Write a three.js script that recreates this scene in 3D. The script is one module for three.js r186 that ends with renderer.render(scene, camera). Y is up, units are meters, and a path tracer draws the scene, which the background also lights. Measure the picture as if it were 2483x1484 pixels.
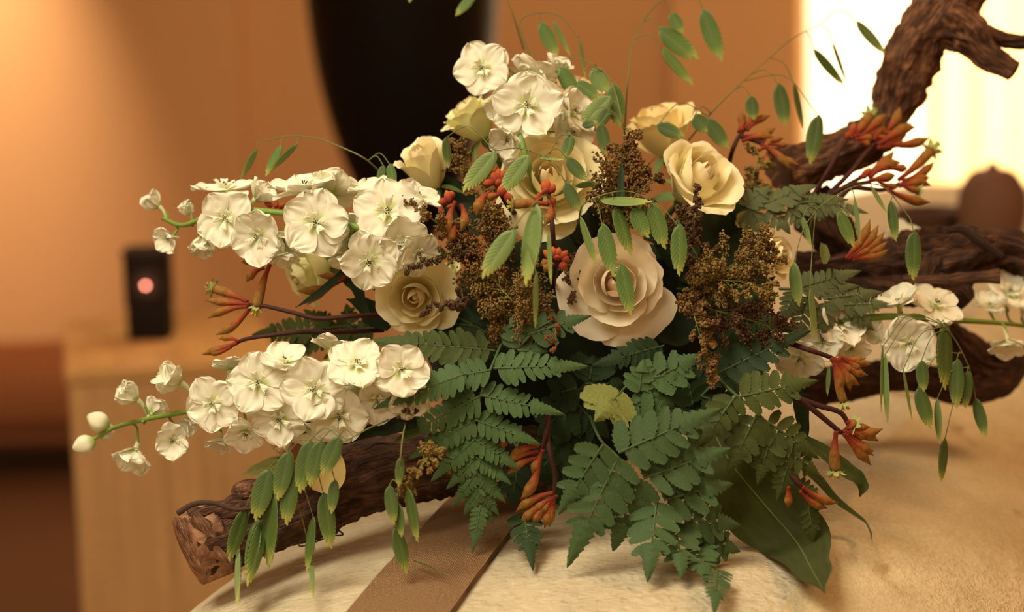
import * as THREE from 'three';
import { mergeGeometries } from 'three/addons/utils/BufferGeometryUtils.js';
import { RoundedBoxGeometry } from 'three/addons/geometries/RoundedBoxGeometry.js';
import { ImprovedNoise } from 'three/addons/math/ImprovedNoise.js';
import { RectAreaLightUniformsLib } from 'three/addons/lights/RectAreaLightUniformsLib.js';

// ---------------------------------------------------------------- camera, exposure, lights
const scene = new THREE.Scene();
scene.background = new THREE.Color(0x000000);
const W = 2483, H = 1484, FOCUS = 1.69, EYE = 1.45;
const camera = new THREE.PerspectiveCamera(16.07, W / H, 0.05, 40);
camera.position.set(0, EYE, 0);
camera.rotation.set(THREE.MathUtils.degToRad(-10), 0, THREE.MathUtils.degToRad(-1.5), 'YXZ');
camera.updateMatrixWorld(true);
camera.focus = FOCUS;
camera.userData.fStop = 3.5;
scene.add(camera);
const renderer = new THREE.WebGLRenderer({ antialias: true });
renderer.toneMapping = THREE.LinearToneMapping;
renderer.toneMappingExposure = 1.0;
renderer.shadowMap.enabled = true;
RectAreaLightUniformsLib.init();
const LIGHT = {
  key: [1.0, 0.89, 0.65], keyI: 13, fillI: 9, amber: [1.0, 0.70, 0.40], amberI: 8, spot: [1.0, 0.68, 0.42], spotI: 26,
  window: [1.0, 0.86, 0.60], windowI: 5, windowGlow: 1.35,
};

// ---------------------------------------------------------------- helpers
let seedState = 12345;
const rnd = (a = 1, b) => { seedState = (Math.imul(seedState, 1664525) + 1013904223) >>> 0; const r = seedState / 4294967296; return b === undefined ? r * a : a + r * (b - a); };
const reseed = (s) => { seedState = s >>> 0; };
const noiser = new ImprovedNoise();
const N = (x, y, z = 0) => noiser.noise(x, y, z);
const fbm = (x, y, z = 0, o = 4) => { let s = 0, a = 0.5; for (let i = 0; i < o; i++) { s += a * N(x, y, z); x *= 2.03; y *= 2.03; z *= 2.03; a *= 0.5; } return s; };
const V3 = (x, y, z) => new THREE.Vector3(x, y, z);
const FPX = (H / 2) / Math.tan(THREE.MathUtils.degToRad(16.07 / 2));
const CQ = camera.quaternion.clone();
const dirC = (x, y, z) => V3(x, y, z).normalize().applyQuaternion(CQ);   // direction given as seen: right, up, towards the viewer
const P = (px, py, d) => V3((px - W / 2) * d / FPX, -(py - H / 2) * d / FPX, -d).applyQuaternion(CQ).add(camera.position);
const PXM = (px, d = 1.78) => px * d / FPX;                              // length of px picture pixels at depth d
const TOPY = 0.965;
function dSurf(px, py) {                                                 // depth at which the line of sight meets the coffin's top
  const v = P(px, py, 1).sub(camera.position);
  return v.y > -0.01 ? 99 : (TOPY - EYE) / v.y;
}
function D(px, py, off = 0) {                                            // depth of the mound of flowers there
  const q = 1 - ((px - 1380) / 1100) ** 2 - ((py - 900) / 800) ** 2;
  let d = 1.87 - 0.14 * Math.sqrt(Math.max(0, q)) + off;
  if (py > 850) d = Math.min(d, dSurf(px, py) - 0.02);
  return d;
}
const Q = (px, py, off = 0) => P(px, py, D(px, py, off));

const used = new Map();
function numbered(name) { const n = used.get(name) ?? 0; used.set(name, n + 1); return n ? `${name}_${String(n).padStart(3, '0')}` : name; }
function tag(o, label, category, group) { o.userData.label = label; if (category) o.userData.category = category; if (group) o.userData.group = group; return o; }
function thing(name, label, category, pos, group) {
  const o = new THREE.Group(); o.name = numbered(name); o.position.copy(pos); scene.add(o); tag(o, label, category, group); return o;
}
function part(name, geo, mat, parent, pos, quat, scale) {
  const m = new THREE.Mesh(geo, mat); m.name = name; m.castShadow = m.receiveShadow = true;
  if (pos) m.position.copy(pos); if (quat) m.quaternion.copy(quat); if (scale) m.scale.copy(scale);
  parent.add(m); return m;
}
function single(name, geo, mat, label, category, group) {                // a thing that is one mesh, its origin moved to its own base
  geo.computeBoundingBox(); const b = geo.boundingBox, c = V3((b.min.x + b.max.x) / 2, b.min.y, (b.min.z + b.max.z) / 2);
  geo.translate(-c.x, -c.y, -c.z);
  const m = part(numbered(name), geo, mat, scene, c); return label ? tag(m, label, category, group) : m;
}
function struct(name, geo, mat, parent = scene) { const m = part(parent === scene ? numbered(name) : name, geo, mat, parent); if (parent === scene) m.userData.kind = 'structure'; return m; }
const basis = new THREE.Matrix4();
function quatYZ(y, zHint) {                                              // rotation taking +Y to y and +Z near zHint
  const Y = y.clone().normalize(); let X = V3().crossVectors(Y, zHint); if (X.lengthSq() < 1e-8) X = V3().crossVectors(Y, V3(0.3, 0.5, 0.8)); X.normalize();
  const Z = V3().crossVectors(X, Y); return new THREE.Quaternion().setFromRotationMatrix(basis.makeBasis(X, Y, Z));
}
function grid(nu, nv, f, colorF) {                                       // surface from f(u in -1..1, v in 0..1) -> [x, y, z]
  const pos = [], uv = [], col = [], idx = [];
  for (let j = 0; j <= nv; j++) for (let i = 0; i <= nu; i++) {
    const u = (i / nu) * 2 - 1, v = j / nv; pos.push(...f(u, v)); uv.push(i / nu, v); if (colorF) col.push(...colorF(u, v));
  }
  for (let j = 0; j < nv; j++) for (let i = 0; i < nu; i++) { const a = j * (nu + 1) + i, b = a + 1, c = a + nu + 1, d = c + 1; idx.push(a, b, d, a, d, c); }
  const g = new THREE.BufferGeometry(); g.setAttribute('position', new THREE.Float32BufferAttribute(pos, 3)); g.setAttribute('uv', new THREE.Float32BufferAttribute(uv, 2));
  if (colorF) g.setAttribute('color', new THREE.Float32BufferAttribute(col, 3));
  g.setIndex(idx); g.computeVertexNormals(); return g;
}
function sweep(pts, rad, nt, nr, colorF, uvScale = 1) {                  // tube of changing radius rad(t, angle), ends closed
  const curve = pts.getPointAt ? pts : new THREE.CatmullRomCurve3(pts, false, 'centripetal'), fr = curve.computeFrenetFrames(nt, false), L = curve.getLength();
  const pos = [], uv = [], col = [], idx = [];
  for (let j = 0; j <= nt; j++) {
    const t = j / nt, c = curve.getPointAt(t);
    for (let i = 0; i <= nr; i++) {
      const a = (i / nr) * Math.PI * 2, r = rad(t, i === nr ? 0 : a), n = fr.normals[j].clone().multiplyScalar(Math.cos(a)).addScaledVector(fr.binormals[j], Math.sin(a));
      pos.push(c.x + n.x * r, c.y + n.y * r, c.z + n.z * r); uv.push((i / nr) * uvScale, t * L * 10); if (colorF) col.push(...colorF(t, a));
    }
  }
  for (let j = 0; j < nt; j++) for (let i = 0; i < nr; i++) { const a = j * (nr + 1) + i, b = a + 1, c = a + nr + 1, d = c + 1; idx.push(a, d, b, a, c, d); }
  for (const [row, flip] of [[0, 0], [nt, 1]]) {
    const c = curve.getPointAt(row / nt), k = pos.length / 3; pos.push(c.x, c.y, c.z); uv.push(0.5, 0); if (colorF) col.push(...colorF(row / nt, 0));
    for (let i = 0; i < nr; i++) { const a = row * (nr + 1) + i; flip ? idx.push(k, a + 1, a) : idx.push(k, a, a + 1); }
  }
  const g = new THREE.BufferGeometry(); g.setAttribute('position', new THREE.Float32BufferAttribute(pos, 3)); g.setAttribute('uv', new THREE.Float32BufferAttribute(uv, 2));
  if (colorF) g.setAttribute('color', new THREE.Float32BufferAttribute(col, 3));
  g.setIndex(idx); g.computeVertexNormals();
  const nn = g.attributes.normal, A = V3(), B = V3();                    // weld the normals of the seam
  for (let j = 0; j <= nt; j++) { const a = j * (nr + 1), b = a + nr; A.fromBufferAttribute(nn, a).add(B.fromBufferAttribute(nn, b)).normalize(); nn.setXYZ(a, A.x, A.y, A.z); nn.setXYZ(b, A.x, A.y, A.z); }
  return g;
}
const rel = (pts, o) => pts.map((p) => p.clone().sub(o));
const lerp = THREE.MathUtils.lerp, clamp = THREE.MathUtils.clamp, sstep = (x, a, b) => THREE.MathUtils.smoothstep(x, a, b);
const srgb = (r, g, b) => new THREE.Color().setRGB(r / 255, g / 255, b / 255, THREE.SRGBColorSpace);
const lin = (r, g, b) => srgb(r, g, b).toArray();
const mix3 = (a, b, t) => [lerp(a[0], b[0], t), lerp(a[1], b[1], t), lerp(a[2], b[2], t)];
function tex(w, h, f, color = true) {                                    // computed texture, f(x, y) -> [r, g, b] 0..255
  const data = new Uint8Array(w * h * 4);
  for (let y = 0; y < h; y++) for (let x = 0; x < w; x++) { const c = f(x, y), i = (y * w + x) * 4; data[i] = clamp(c[0], 0, 255); data[i + 1] = clamp(c[1], 0, 255); data[i + 2] = clamp(c[2], 0, 255); data[i + 3] = 255; }
  const t = new THREE.DataTexture(data, w, h); t.wrapS = t.wrapT = THREE.RepeatWrapping; t.magFilter = THREE.LinearFilter; t.minFilter = THREE.LinearMipmapLinearFilter; t.generateMipmaps = true;
  if (color) t.colorSpace = THREE.SRGBColorSpace; t.needsUpdate = true; return t;
}
function tiled(x, y, s, per, o = 4, z = 0) {                             // noise that repeats every `per` pixels
  const a = x / per, b = y / per, f = (u, v) => fbm(u * s, v * s, z, o);
  return f(a, b) * (1 - a) * (1 - b) + f(a - 1, b) * a * (1 - b) + f(a, b - 1) * (1 - a) * b + f(a - 1, b - 1) * a * b;
}

// ---------------------------------------------------------------- materials
const std = (c, o = {}) => new THREE.MeshStandardMaterial({ color: c, roughness: 0.7, side: THREE.DoubleSide, ...o });
const sheet = (c, tr, o = {}) => new THREE.MeshPhysicalMaterial({ color: c, roughness: 0.85, side: THREE.DoubleSide, transmission: tr, thickness: 0, ...o });
const M = {};
{
  const plaster = tex(256, 256, (x, y) => { const n = 128 + 60 * tiled(x, y, 9, 256, 4); return [n, n, n]; }, false);
  M.wall = std(srgb(228, 184, 134), { roughness: 0.9, bumpMap: plaster, bumpScale: 0.002 });
  M.wallDeep = std(srgb(206, 142, 84), { roughness: 0.9, bumpMap: plaster, bumpScale: 0.002 });
  M.wallPale = std(srgb(234, 194, 146), { roughness: 0.9, bumpMap: plaster, bumpScale: 0.002 });
  M.ceiling = std(srgb(236, 214, 180), { roughness: 0.95 });
  M.floor = std(srgb(96, 62, 40), { roughness: 0.6 });
  M.trim = std(srgb(240, 222, 190), { roughness: 0.6 });
  const grain = tex(512, 512, (x, y) => { const n = tiled(x, y * 0.05, 40, 512, 4) * 60 + tiled(x, y * 0.2, 160, 512, 2) * 26; return [214 + n, 170 + n * 0.9, 114 + n * 0.7]; });
  M.plinth = std(0xffffff, { map: grain, roughness: 0.55 });
  M.plinthTop = std(srgb(255, 252, 236), { map: grain, roughness: 0.5 });
  M.black = new THREE.MeshPhysicalMaterial({ color: srgb(16, 11, 9), roughness: 0.6, specularIntensity: 0.4, side: THREE.DoubleSide });
  M.dark = std(srgb(126, 82, 54), { roughness: 0.95 }); M.shade_cushion = std(srgb(168, 112, 72), { roughness: 0.95 }); M.blackMatt = std(srgb(20, 14, 11), { roughness: 0.6 });  // first two browns step the shade beside the plinth into colour
  // felted paper of the coffin: fine fibres, dents, a few stains
  const stain = (x, y) => sstep(tiled(x, y, 6, 1024, 5, 3), 0.16, 0.34);
  M.paper = new THREE.MeshStandardMaterial({ color: 0xffffff, roughness: 0.92, side: THREE.DoubleSide,
    map: tex(1024, 1024, (x, y) => { const s = stain(x, y), n = tiled(x, y, 60, 1024, 3) * 36 + tiled(x, y, 8, 1024, 3, 12) * 34, k = tiled(x, y, 170, 1024, 2, 9) > 0.36 ? 40 : 0; return [200 + n - 26 * s - k, 186 + n - 34 * s - k, 156 + n - 42 * s - k]; }),
    bumpMap: tex(1024, 1024, (x, y) => { const n = 128 + 150 * tiled(x, y, 26, 1024, 4) + 90 * tiled(x, y, 90, 1024, 3, 5); return [n, n, n]; }, false), bumpScale: 0.007 });
  M.paperWarmLit = M.paper.clone(); M.paperWarmLit.color = new THREE.Color().setRGB(1, 0.93, 0.80); M.paperWarmLit.bumpScale = 0.003;  // warm lamplight on this side of the coffin tinted into the paper
  const weave = (x, y) => { const a = Math.sin(x * Math.PI / 8), b = Math.sin(y * Math.PI / 8), ck = ((x >> 3) + (y >> 3)) & 1; return (ck ? Math.abs(a) : Math.abs(b)) * 0.8 + 0.2; };
  M.burlap = new THREE.MeshStandardMaterial({ color: 0xffffff, roughness: 0.95, side: THREE.DoubleSide,
    map: tex(256, 256, (x, y) => { const w = weave(x, y), n = tiled(x, y, 24, 256, 3) * 50; return [lerp(66, 168, w) + n, lerp(46, 130, w) + n, lerp(28, 90, w) + n * 0.8]; }),
    bumpMap: tex(256, 256, (x, y) => { const n = weave(x, y) * 220; return [n, n, n]; }, false), bumpScale: 0.0012 });
  const barkH = (x, y) => tiled(x, y * 0.28, 30, 512, 5) + 0.5 * Math.abs(tiled(x, y * 0.4, 14, 512, 4, 4));
  const barkBump = tex(512, 512, (x, y) => { const n = 110 + 210 * barkH(x, y); return [n, n, n]; }, false);
  const barkMap = (c0, c1) => tex(512, 512, (x, y) => { const n = sstep(tiled(x, y * 0.5, 12, 512, 5, 7), -0.25, 0.3), m = tiled(x, y * 0.25, 70, 512, 3, 2) * 40; return [lerp(c0[0], c1[0], n) + m, lerp(c0[1], c1[1], n) + m, lerp(c0[2], c1[2], n) + m]; });
  M.bark = std(0xffffff, { map: barkMap([70, 42, 26], [150, 104, 72]), bumpMap: barkBump, bumpScale: 0.0045, roughness: 0.9 });
  M.barkDark = std(0xffffff, { map: barkMap([48, 27, 16], [104, 66, 42]), bumpMap: barkBump, bumpScale: 0.0045, roughness: 0.9 });
  M.cutWood = std(0xffffff, { map: barkMap([112, 72, 50], [182, 138, 104]), bumpMap: barkBump, bumpScale: 0.002, roughness: 0.85 });
  M.twig = std(srgb(70, 50, 38), { roughness: 0.9 });
  M.white = sheet(srgb(252, 252, 242), 0.2, { vertexColors: true, roughness: 0.7 });
  M.bee = sheet(srgb(252, 250, 226), 0.2);
  M.stamen = std(srgb(58, 58, 40));
  M.delStem = std(srgb(120, 150, 62), { roughness: 0.55 });
  M.bud = sheet(srgb(226, 232, 180), 0.15);
  const rose = (r, g, b) => sheet(srgb(r, g, b), 0.2, { vertexColors: true, roughness: 0.75 });
  M.roseCream = rose(255, 252, 236); M.roseBlush = rose(255, 251, 243); M.roseYellow = rose(255, 246, 214); M.roseGreen = rose(252, 252, 232); M.rosePeach = rose(255, 246, 226);
  M.sepal = std(srgb(104, 126, 62));
  M.stem = std(srgb(66, 92, 44), { roughness: 0.6 });
  const leafNoise = tex(256, 256, (x, y) => { const n = 205 + 70 * tiled(x, y, 12, 256, 4); return [n, n, n]; });
  const leaf = (r, g, b, t = 0.22) => sheet(srgb(r, g, b), t, { roughness: 0.68, specularIntensity: 0.5, map: leafNoise });
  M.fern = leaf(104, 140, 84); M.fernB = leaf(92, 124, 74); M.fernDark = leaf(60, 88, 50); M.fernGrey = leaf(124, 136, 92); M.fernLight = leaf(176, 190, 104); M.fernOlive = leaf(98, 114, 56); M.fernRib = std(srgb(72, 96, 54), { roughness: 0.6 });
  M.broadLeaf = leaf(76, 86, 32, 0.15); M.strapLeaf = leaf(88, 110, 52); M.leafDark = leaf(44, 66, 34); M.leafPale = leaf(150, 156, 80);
  M.oat = sheet(0xffffff, 0.3, { vertexColors: true, roughness: 0.6 });
  M.oatStem = std(srgb(112, 118, 66)); M.oatStemDark = std(srgb(86, 84, 48));
  M.paw = std(0xffffff, { vertexColors: true, roughness: 0.8 });
  M.pawStem = std(srgb(62, 22, 16), { roughness: 0.75 }); M.pawStar = sheet(srgb(168, 182, 110), 0.2); M.anther = std(srgb(214, 190, 70));
  M.seed = std(0xffffff, { roughness: 0.85 }); M.seedStem = std(srgb(112, 116, 48));
  M.foam = std(srgb(30, 42, 22), { roughness: 1 });
  M.wire = std(srgb(40, 44, 34), { roughness: 0.45, metalness: 0.6 });
  M.urn = std(srgb(112, 78, 58), { roughness: 0.75 }); M.bowl = std(srgb(74, 44, 28), { roughness: 0.6 });
  M.curtain = sheet(srgb(250, 226, 180), 0.5, { roughness: 0.95 });
}

// ---------------------------------------------------------------- room
const ROOM = { x0: -3.0, x1: 3.2, z0: -6.4, z1: 2.0, h: 2.75 };
function box(x0, x1, y0, y1, z0, z1) {
  const g = new THREE.BoxGeometry(x1 - x0, y1 - y0, z1 - z0); g.translate((x0 + x1) / 2, (y0 + y1) / 2, (z0 + z1) / 2);
  const p = g.attributes.position, n = g.attributes.normal, uv = g.attributes.uv;                    // uv in metres
  for (let i = 0; i < p.count; i++) { const ax = Math.abs(n.getX(i)) > 0.5, ay = Math.abs(n.getY(i)) > 0.5; uv.setXY(i, ax ? p.getZ(i) : p.getX(i), ay ? p.getZ(i) : p.getY(i)); }
  return g;
}
const wallX = (px, z = ROOM.z0) => (px - W / 2) * (-z) / FPX * 1.0;      // where the back wall is met near pixel column px
struct('floor', box(ROOM.x0 - 0.1, ROOM.x1 + 0.1, -0.1, 0, ROOM.z0 - 0.3, ROOM.z1 + 0.1), M.floor);
struct('ceiling', box(ROOM.x0 - 0.1, ROOM.x1 + 0.1, ROOM.h, ROOM.h + 0.1, ROOM.z0 - 0.3, ROOM.z1 + 0.1), M.ceiling);
struct('wall_left', box(ROOM.x0 - 0.1, ROOM.x0, 0, ROOM.h, ROOM.z0, ROOM.z1), M.wall);
struct('wall_right', box(ROOM.x1, ROOM.x1 + 0.1, 0, ROOM.h, ROOM.z0, ROOM.z1), M.wallPale);
struct('wall_front', box(ROOM.x0, ROOM.x1, 0, ROOM.h, ROOM.z1, ROOM.z1 + 0.1), M.wall);
{
  const xa = wallX(600), xb = wallX(1640), xc = wallX(1950), xd = wallX(2900), z0 = ROOM.z0;
  struct('wall_back', mergeGeometries([
    box(ROOM.x0, xa, 0, ROOM.h, z0 - 0.3, z0),                           // smooth panel behind the plinth
    box(xa, xb, 0, ROOM.h, z0 - 0.3, z0 - 0.12),                         // shallow recess behind the dark vase
    box(xb, xc, 0, ROOM.h, z0 - 0.3, z0),                                // pier beside the window
    box(xc, xd, 0, 0.35, z0 - 0.3, z0), box(xc, xd, 2.3, ROOM.h, z0 - 0.3, z0), box(xd, ROOM.x1, 0, ROOM.h, z0 - 0.3, z0)]), M.wall);
  const w = new THREE.Group(); w.name = 'window_1'; w.userData.kind = 'structure'; scene.add(w);
  const glow = new THREE.MeshStandardMaterial({ color: 0xffffff, emissive: new THREE.Color(...LIGHT.window), emissiveIntensity: LIGHT.windowGlow, roughness: 0.8 });
  part('window_pane', box(xc + 0.03, xd - 0.03, 0.38, 2.27, z0 - 0.2, z0 - 0.19), glow, w);
  part('window_frame', mergeGeometries([box(xc, xc + 0.045, 0.35, 2.3, z0 - 0.2, z0 - 0.14), box(xd - 0.045, xd, 0.35, 2.3, z0 - 0.2, z0 - 0.14), box(xc, xd, 0.35, 0.395, z0 - 0.2, z0 - 0.14), box(xc, xd, 2.255, 2.3, z0 - 0.2, z0 - 0.14)]), M.trim, w);
  part('window_sill', box(xc - 0.04, xd + 0.04, 0.32, 0.35, z0 - 0.3, z0 + 0.06), M.trim, w);
  const l = new THREE.RectAreaLight(new THREE.Color(...LIGHT.window), LIGHT.windowI, xd - xc - 0.1, 1.85); l.name = 'window_light';
  l.position.set((xc + xd) / 2, 1.33, z0 - 0.12); l.lookAt((xc + xd) / 2, 1.33, 0); scene.add(l);
}
// flat ceiling panels: lamps of the room and one added front fill
function ceilingPanel(x, z, w, d, color, intensity, label) {
  const t = thing('ceiling_lamp', label, 'lamp', V3(x, ROOM.h - 0.05, z));
  part('frame', new RoundedBoxGeometry(w + 0.06, 0.05, d + 0.06, 2, 0.01).translate(0, 0.025, 0), M.trim, t);
  part('diffuser', box(-w / 2, w / 2, -0.004, 0.004, -d / 2, d / 2), new THREE.MeshStandardMaterial({ color: 0xffffff, emissive: new THREE.Color(...color), emissiveIntensity: 2 }), t);
  const l = new THREE.RectAreaLight(new THREE.Color(...color), intensity, w, d); l.name = 'ceiling_lamp_light'; l.position.set(x, ROOM.h - 0.07, z); l.lookAt(x, 0, z); scene.add(l);
}
ceilingPanel(-0.75, -1.0, 1.0, 0.9, LIGHT.key, LIGHT.keyI, 'white ceiling panel lamp above the flowers on the plinth side');
ceilingPanel(-0.7, 0.7, 1.0, 0.8, LIGHT.key, LIGHT.fillI, 'added white fill panel on the ceiling near the front wall');  // unseen fill, added to brighten the blooms from the front
ceilingPanel(0.3, -4.6, 1.2, 0.6, LIGHT.amber, LIGHT.amberI, 'amber ceiling panel lamp over the dark vase');
ceilingPanel(1.5, -1.6, 0.8, 0.6, [1.0, 0.62, 0.30], 11, 'amber ceiling panel lamp over the far side of the coffin');
{
  const at = V3(-1.86, ROOM.h - 0.12, ROOM.z0 + 0.75), aim = V3(-1.66, 1.18, ROOM.z0);
  const t = thing('ceiling_spotlight', 'small brass ceiling spotlight washing the wall beside the plinth', 'lamp', at);
  const q = quatYZ(aim.clone().sub(at), V3(0, 0, 1));
  part('housing', new THREE.LatheGeometry([[0.02, -0.08], [0.04, -0.07], [0.045, 0], [0.04, 0.002], [0.03, -0.03], [0, -0.035]].map((p) => new THREE.Vector2(...p)), 20), M.trim, t, V3(0, 0, 0), q);
  part('bulb', new THREE.SphereGeometry(0.02, 12, 8), new THREE.MeshStandardMaterial({ emissive: new THREE.Color(...LIGHT.spot), emissiveIntensity: 4 }), t, V3(0, 0, 0));
  const l = new THREE.SpotLight(new THREE.Color(...LIGHT.spot), LIGHT.spotI, 0, 0.34, 0.9, 2); l.name = 'ceiling_spotlight_light'; l.position.copy(at.clone().addScaledVector(aim.clone().sub(at).normalize(), 0.05)); l.target.position.copy(aim); l.castShadow = true; scene.add(l, l.target);
}

// ---------------------------------------------------------------- coffin, strap
const COF = { w: 0.40, b: 0.26, yc: TOPY - 0.255, n: 2.9, half: 1.85, ang: THREE.MathUtils.degToRad(19) };
COF.u = V3(Math.sin(COF.ang), 0, -Math.cos(COF.ang)); COF.v = V3(Math.cos(COF.ang), 0, Math.sin(COF.ang));
COF.c = P(450, 1484, dSurf(450, 1484)).setY(0).addScaledVector(COF.v, COF.w * 0.90 - 0.137).addScaledVector(COF.u, 1.35);
const cofF = (s) => Math.pow(Math.max(0, 1 - Math.pow(Math.abs(s / COF.half), 5)), 1 / 3);
const cofTop = (s, q) => { const f = cofF(s), x = Math.min(1, Math.abs(q) / (COF.w * f + 1e-6)); return COF.yc + COF.b * f * Math.pow(1 - Math.pow(x, COF.n), 1 / COF.n); };
const cofLump = (q, s, y) => 0.004 * fbm(q * 7, s * 7, y * 7, 3);
const cofPt = (s, q, lift = 0) => COF.c.clone().addScaledVector(COF.u, s).addScaledVector(COF.v, q).setY(cofTop(s, q) + lift + cofLump(q, s, cofTop(s, q) - COF.yc));
{
  const t = thing('coffin', 'long rounded coffin covered in cream felted paper under the flowers', 'coffin', COF.c.clone().setY(0.4));
  const nt = 150, nr = 120, pos = [], uv = [], idx = [];
  for (let j = 0; j <= nt; j++) {
    const e = (j / nt) * 2 - 1, s = COF.half * Math.sign(e) * Math.min(1, 1 - Math.pow(1 - Math.abs(e), 1.6)), f = Math.max(cofF(s), 0.001);
    let arc = 0, prev = null;
    for (let i = 0; i <= nr; i++) {
      const a = (i / nr) * Math.PI * 2 - Math.PI / 2, ca = Math.cos(a), sa = Math.sin(a), k = 1 / Math.pow(Math.pow(Math.abs(ca), COF.n) + Math.pow(Math.abs(sa), COF.n), 1 / COF.n);
      const q = COF.w * f * ca * k, y = COF.b * f * sa * k, lump = cofLump(q, s, y);
      if (prev) arc += Math.hypot(q - prev[0], y - prev[1]); prev = [q, y];
      const p = COF.c.clone().addScaledVector(COF.u, s).addScaledVector(COF.v, q + lump * ca).setY(COF.yc + y + lump * sa).sub(t.position);
      pos.push(p.x, p.y, p.z); uv.push(arc * 2.2, s * 2.2);
    }
  }
  for (let j = 0; j < nt; j++) for (let i = 0; i < nr; i++) { const a = j * (nr + 1) + i, b = a + 1, c = a + nr + 1, d = c + 1; idx.push(a, d, c, a, b, d); }
  const g = new THREE.BufferGeometry(); g.setAttribute('position', new THREE.Float32BufferAttribute(pos, 3)); g.setAttribute('uv', new THREE.Float32BufferAttribute(uv, 2)); g.setIndex(idx); g.computeVertexNormals();
  part('body', g, M.paper, t);
  const flap = (s0, s1, q0, q1, sd) => grid(40, 60, (u, v) => { const e = 0.006 * fbm(v * 9, sd, 0, 3) + 0.002 * fbm(v * 40, sd, 0, 2), s = lerp(s0, s1, v), q = lerp(q0 + (u < 0 ? e * -u * 2 : 0), q1, (u + 1) / 2), p = cofPt(s, q, 0.0016 - 0.0045 * Math.max(sstep(u, 0.8, 1), sstep(v, 0.85, 1))).sub(t.position); return [p.x, p.y, p.z]; });
  const fuv = (g2, k) => { const uvA = g2.attributes.uv; for (let i = 0; i < uvA.count; i++) uvA.setXY(i, uvA.getX(i) * 0.8 + k, uvA.getY(i) * 5.9 + k); return g2; };
  const seam = P(1985, 1308, dSurf(1985, 1308)).setY(0).sub(COF.c).dot(COF.v);
  part('paper_flap', fuv(flap(-1.8, 0.9, seam, COF.w * 0.9, 4), 0.3), M.paperWarmLit, t);
  // trestle bench that carries it, out of the frame below
  const bench = thing('coffin_stand', 'dark wooden stand carrying the cream coffin', 'stand', COF.c.clone().setY(0));
  bench.rotation.y = -COF.ang;
  for (const [x, z] of [[-0.28, -0.9], [0.28, -0.9], [-0.28, 0.9], [0.28, 0.9]]) part('leg', new RoundedBoxGeometry(0.06, 0.4, 0.06, 2, 0.008), M.blackMatt, bench, V3(x, 0.2, z));
  part('top', new RoundedBoxGeometry(0.66, 0.04, 2.0, 2, 0.01), M.blackMatt, bench, V3(0, 0.42, 0));
}
{
  const A = P(945, 1484, dSurf(945, 1484)), B = P(1146, 1270, dSurf(1146, 1270));
  const sq = (p) => { const r = p.clone().setY(0).sub(COF.c); return [r.dot(COF.u), r.dot(COF.v)]; };
  const [sa, qa] = sq(A), [sb, qb] = sq(B), slope = (qb - qa) / (sb - sa), hw = 0.039, o = A.clone();
  const at = (s, q, lift) => cofPt(s, q, lift).sub(o);
  const strip = (lift, q0, q1) => grid(16, 120, (u, v) => { const s = lerp(-1.75, 0.3, v), qc = qa + (s - sa) * slope, p = at(s, qc + lerp(q0, q1, (u + 1) / 2) + 0.0012 * N(v * 60, u, 2), lift); return [p.x, p.y, p.z]; });
  const top = strip(0.0062, -hw, hw), uvA = top.attributes.uv; for (let i = 0; i < uvA.count; i++) uvA.setXY(i, uvA.getX(i) * 1.25, uvA.getY(i) * 33);
  const sideA = grid(2, 120, (u, v) => { const s = lerp(-1.75, 0.3, v), qc = qa + (s - sa) * slope - hw + 0.0012 * N(v * 60, -1, 2), p = at(s, qc, lerp(0.001, 0.0062, (u + 1) / 2)); return [p.x, p.y, p.z]; });
  const sideB = grid(2, 120, (u, v) => { const s = lerp(-1.75, 0.3, v), qc = qa + (s - sa) * slope + hw + 0.0012 * N(v * 60, 1, 2), p = at(s, qc, lerp(0.001, 0.0062, (u + 1) / 2)); return [p.x, p.y, p.z]; });
  const g = mergeGeometries([top, sideA, sideB]); g.translate(o.x, o.y, o.z);
  single('burlap_strap', g, M.burlap, 'brown burlap strap of coarse weave running over the cream coffin', 'strap');
}

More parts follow.
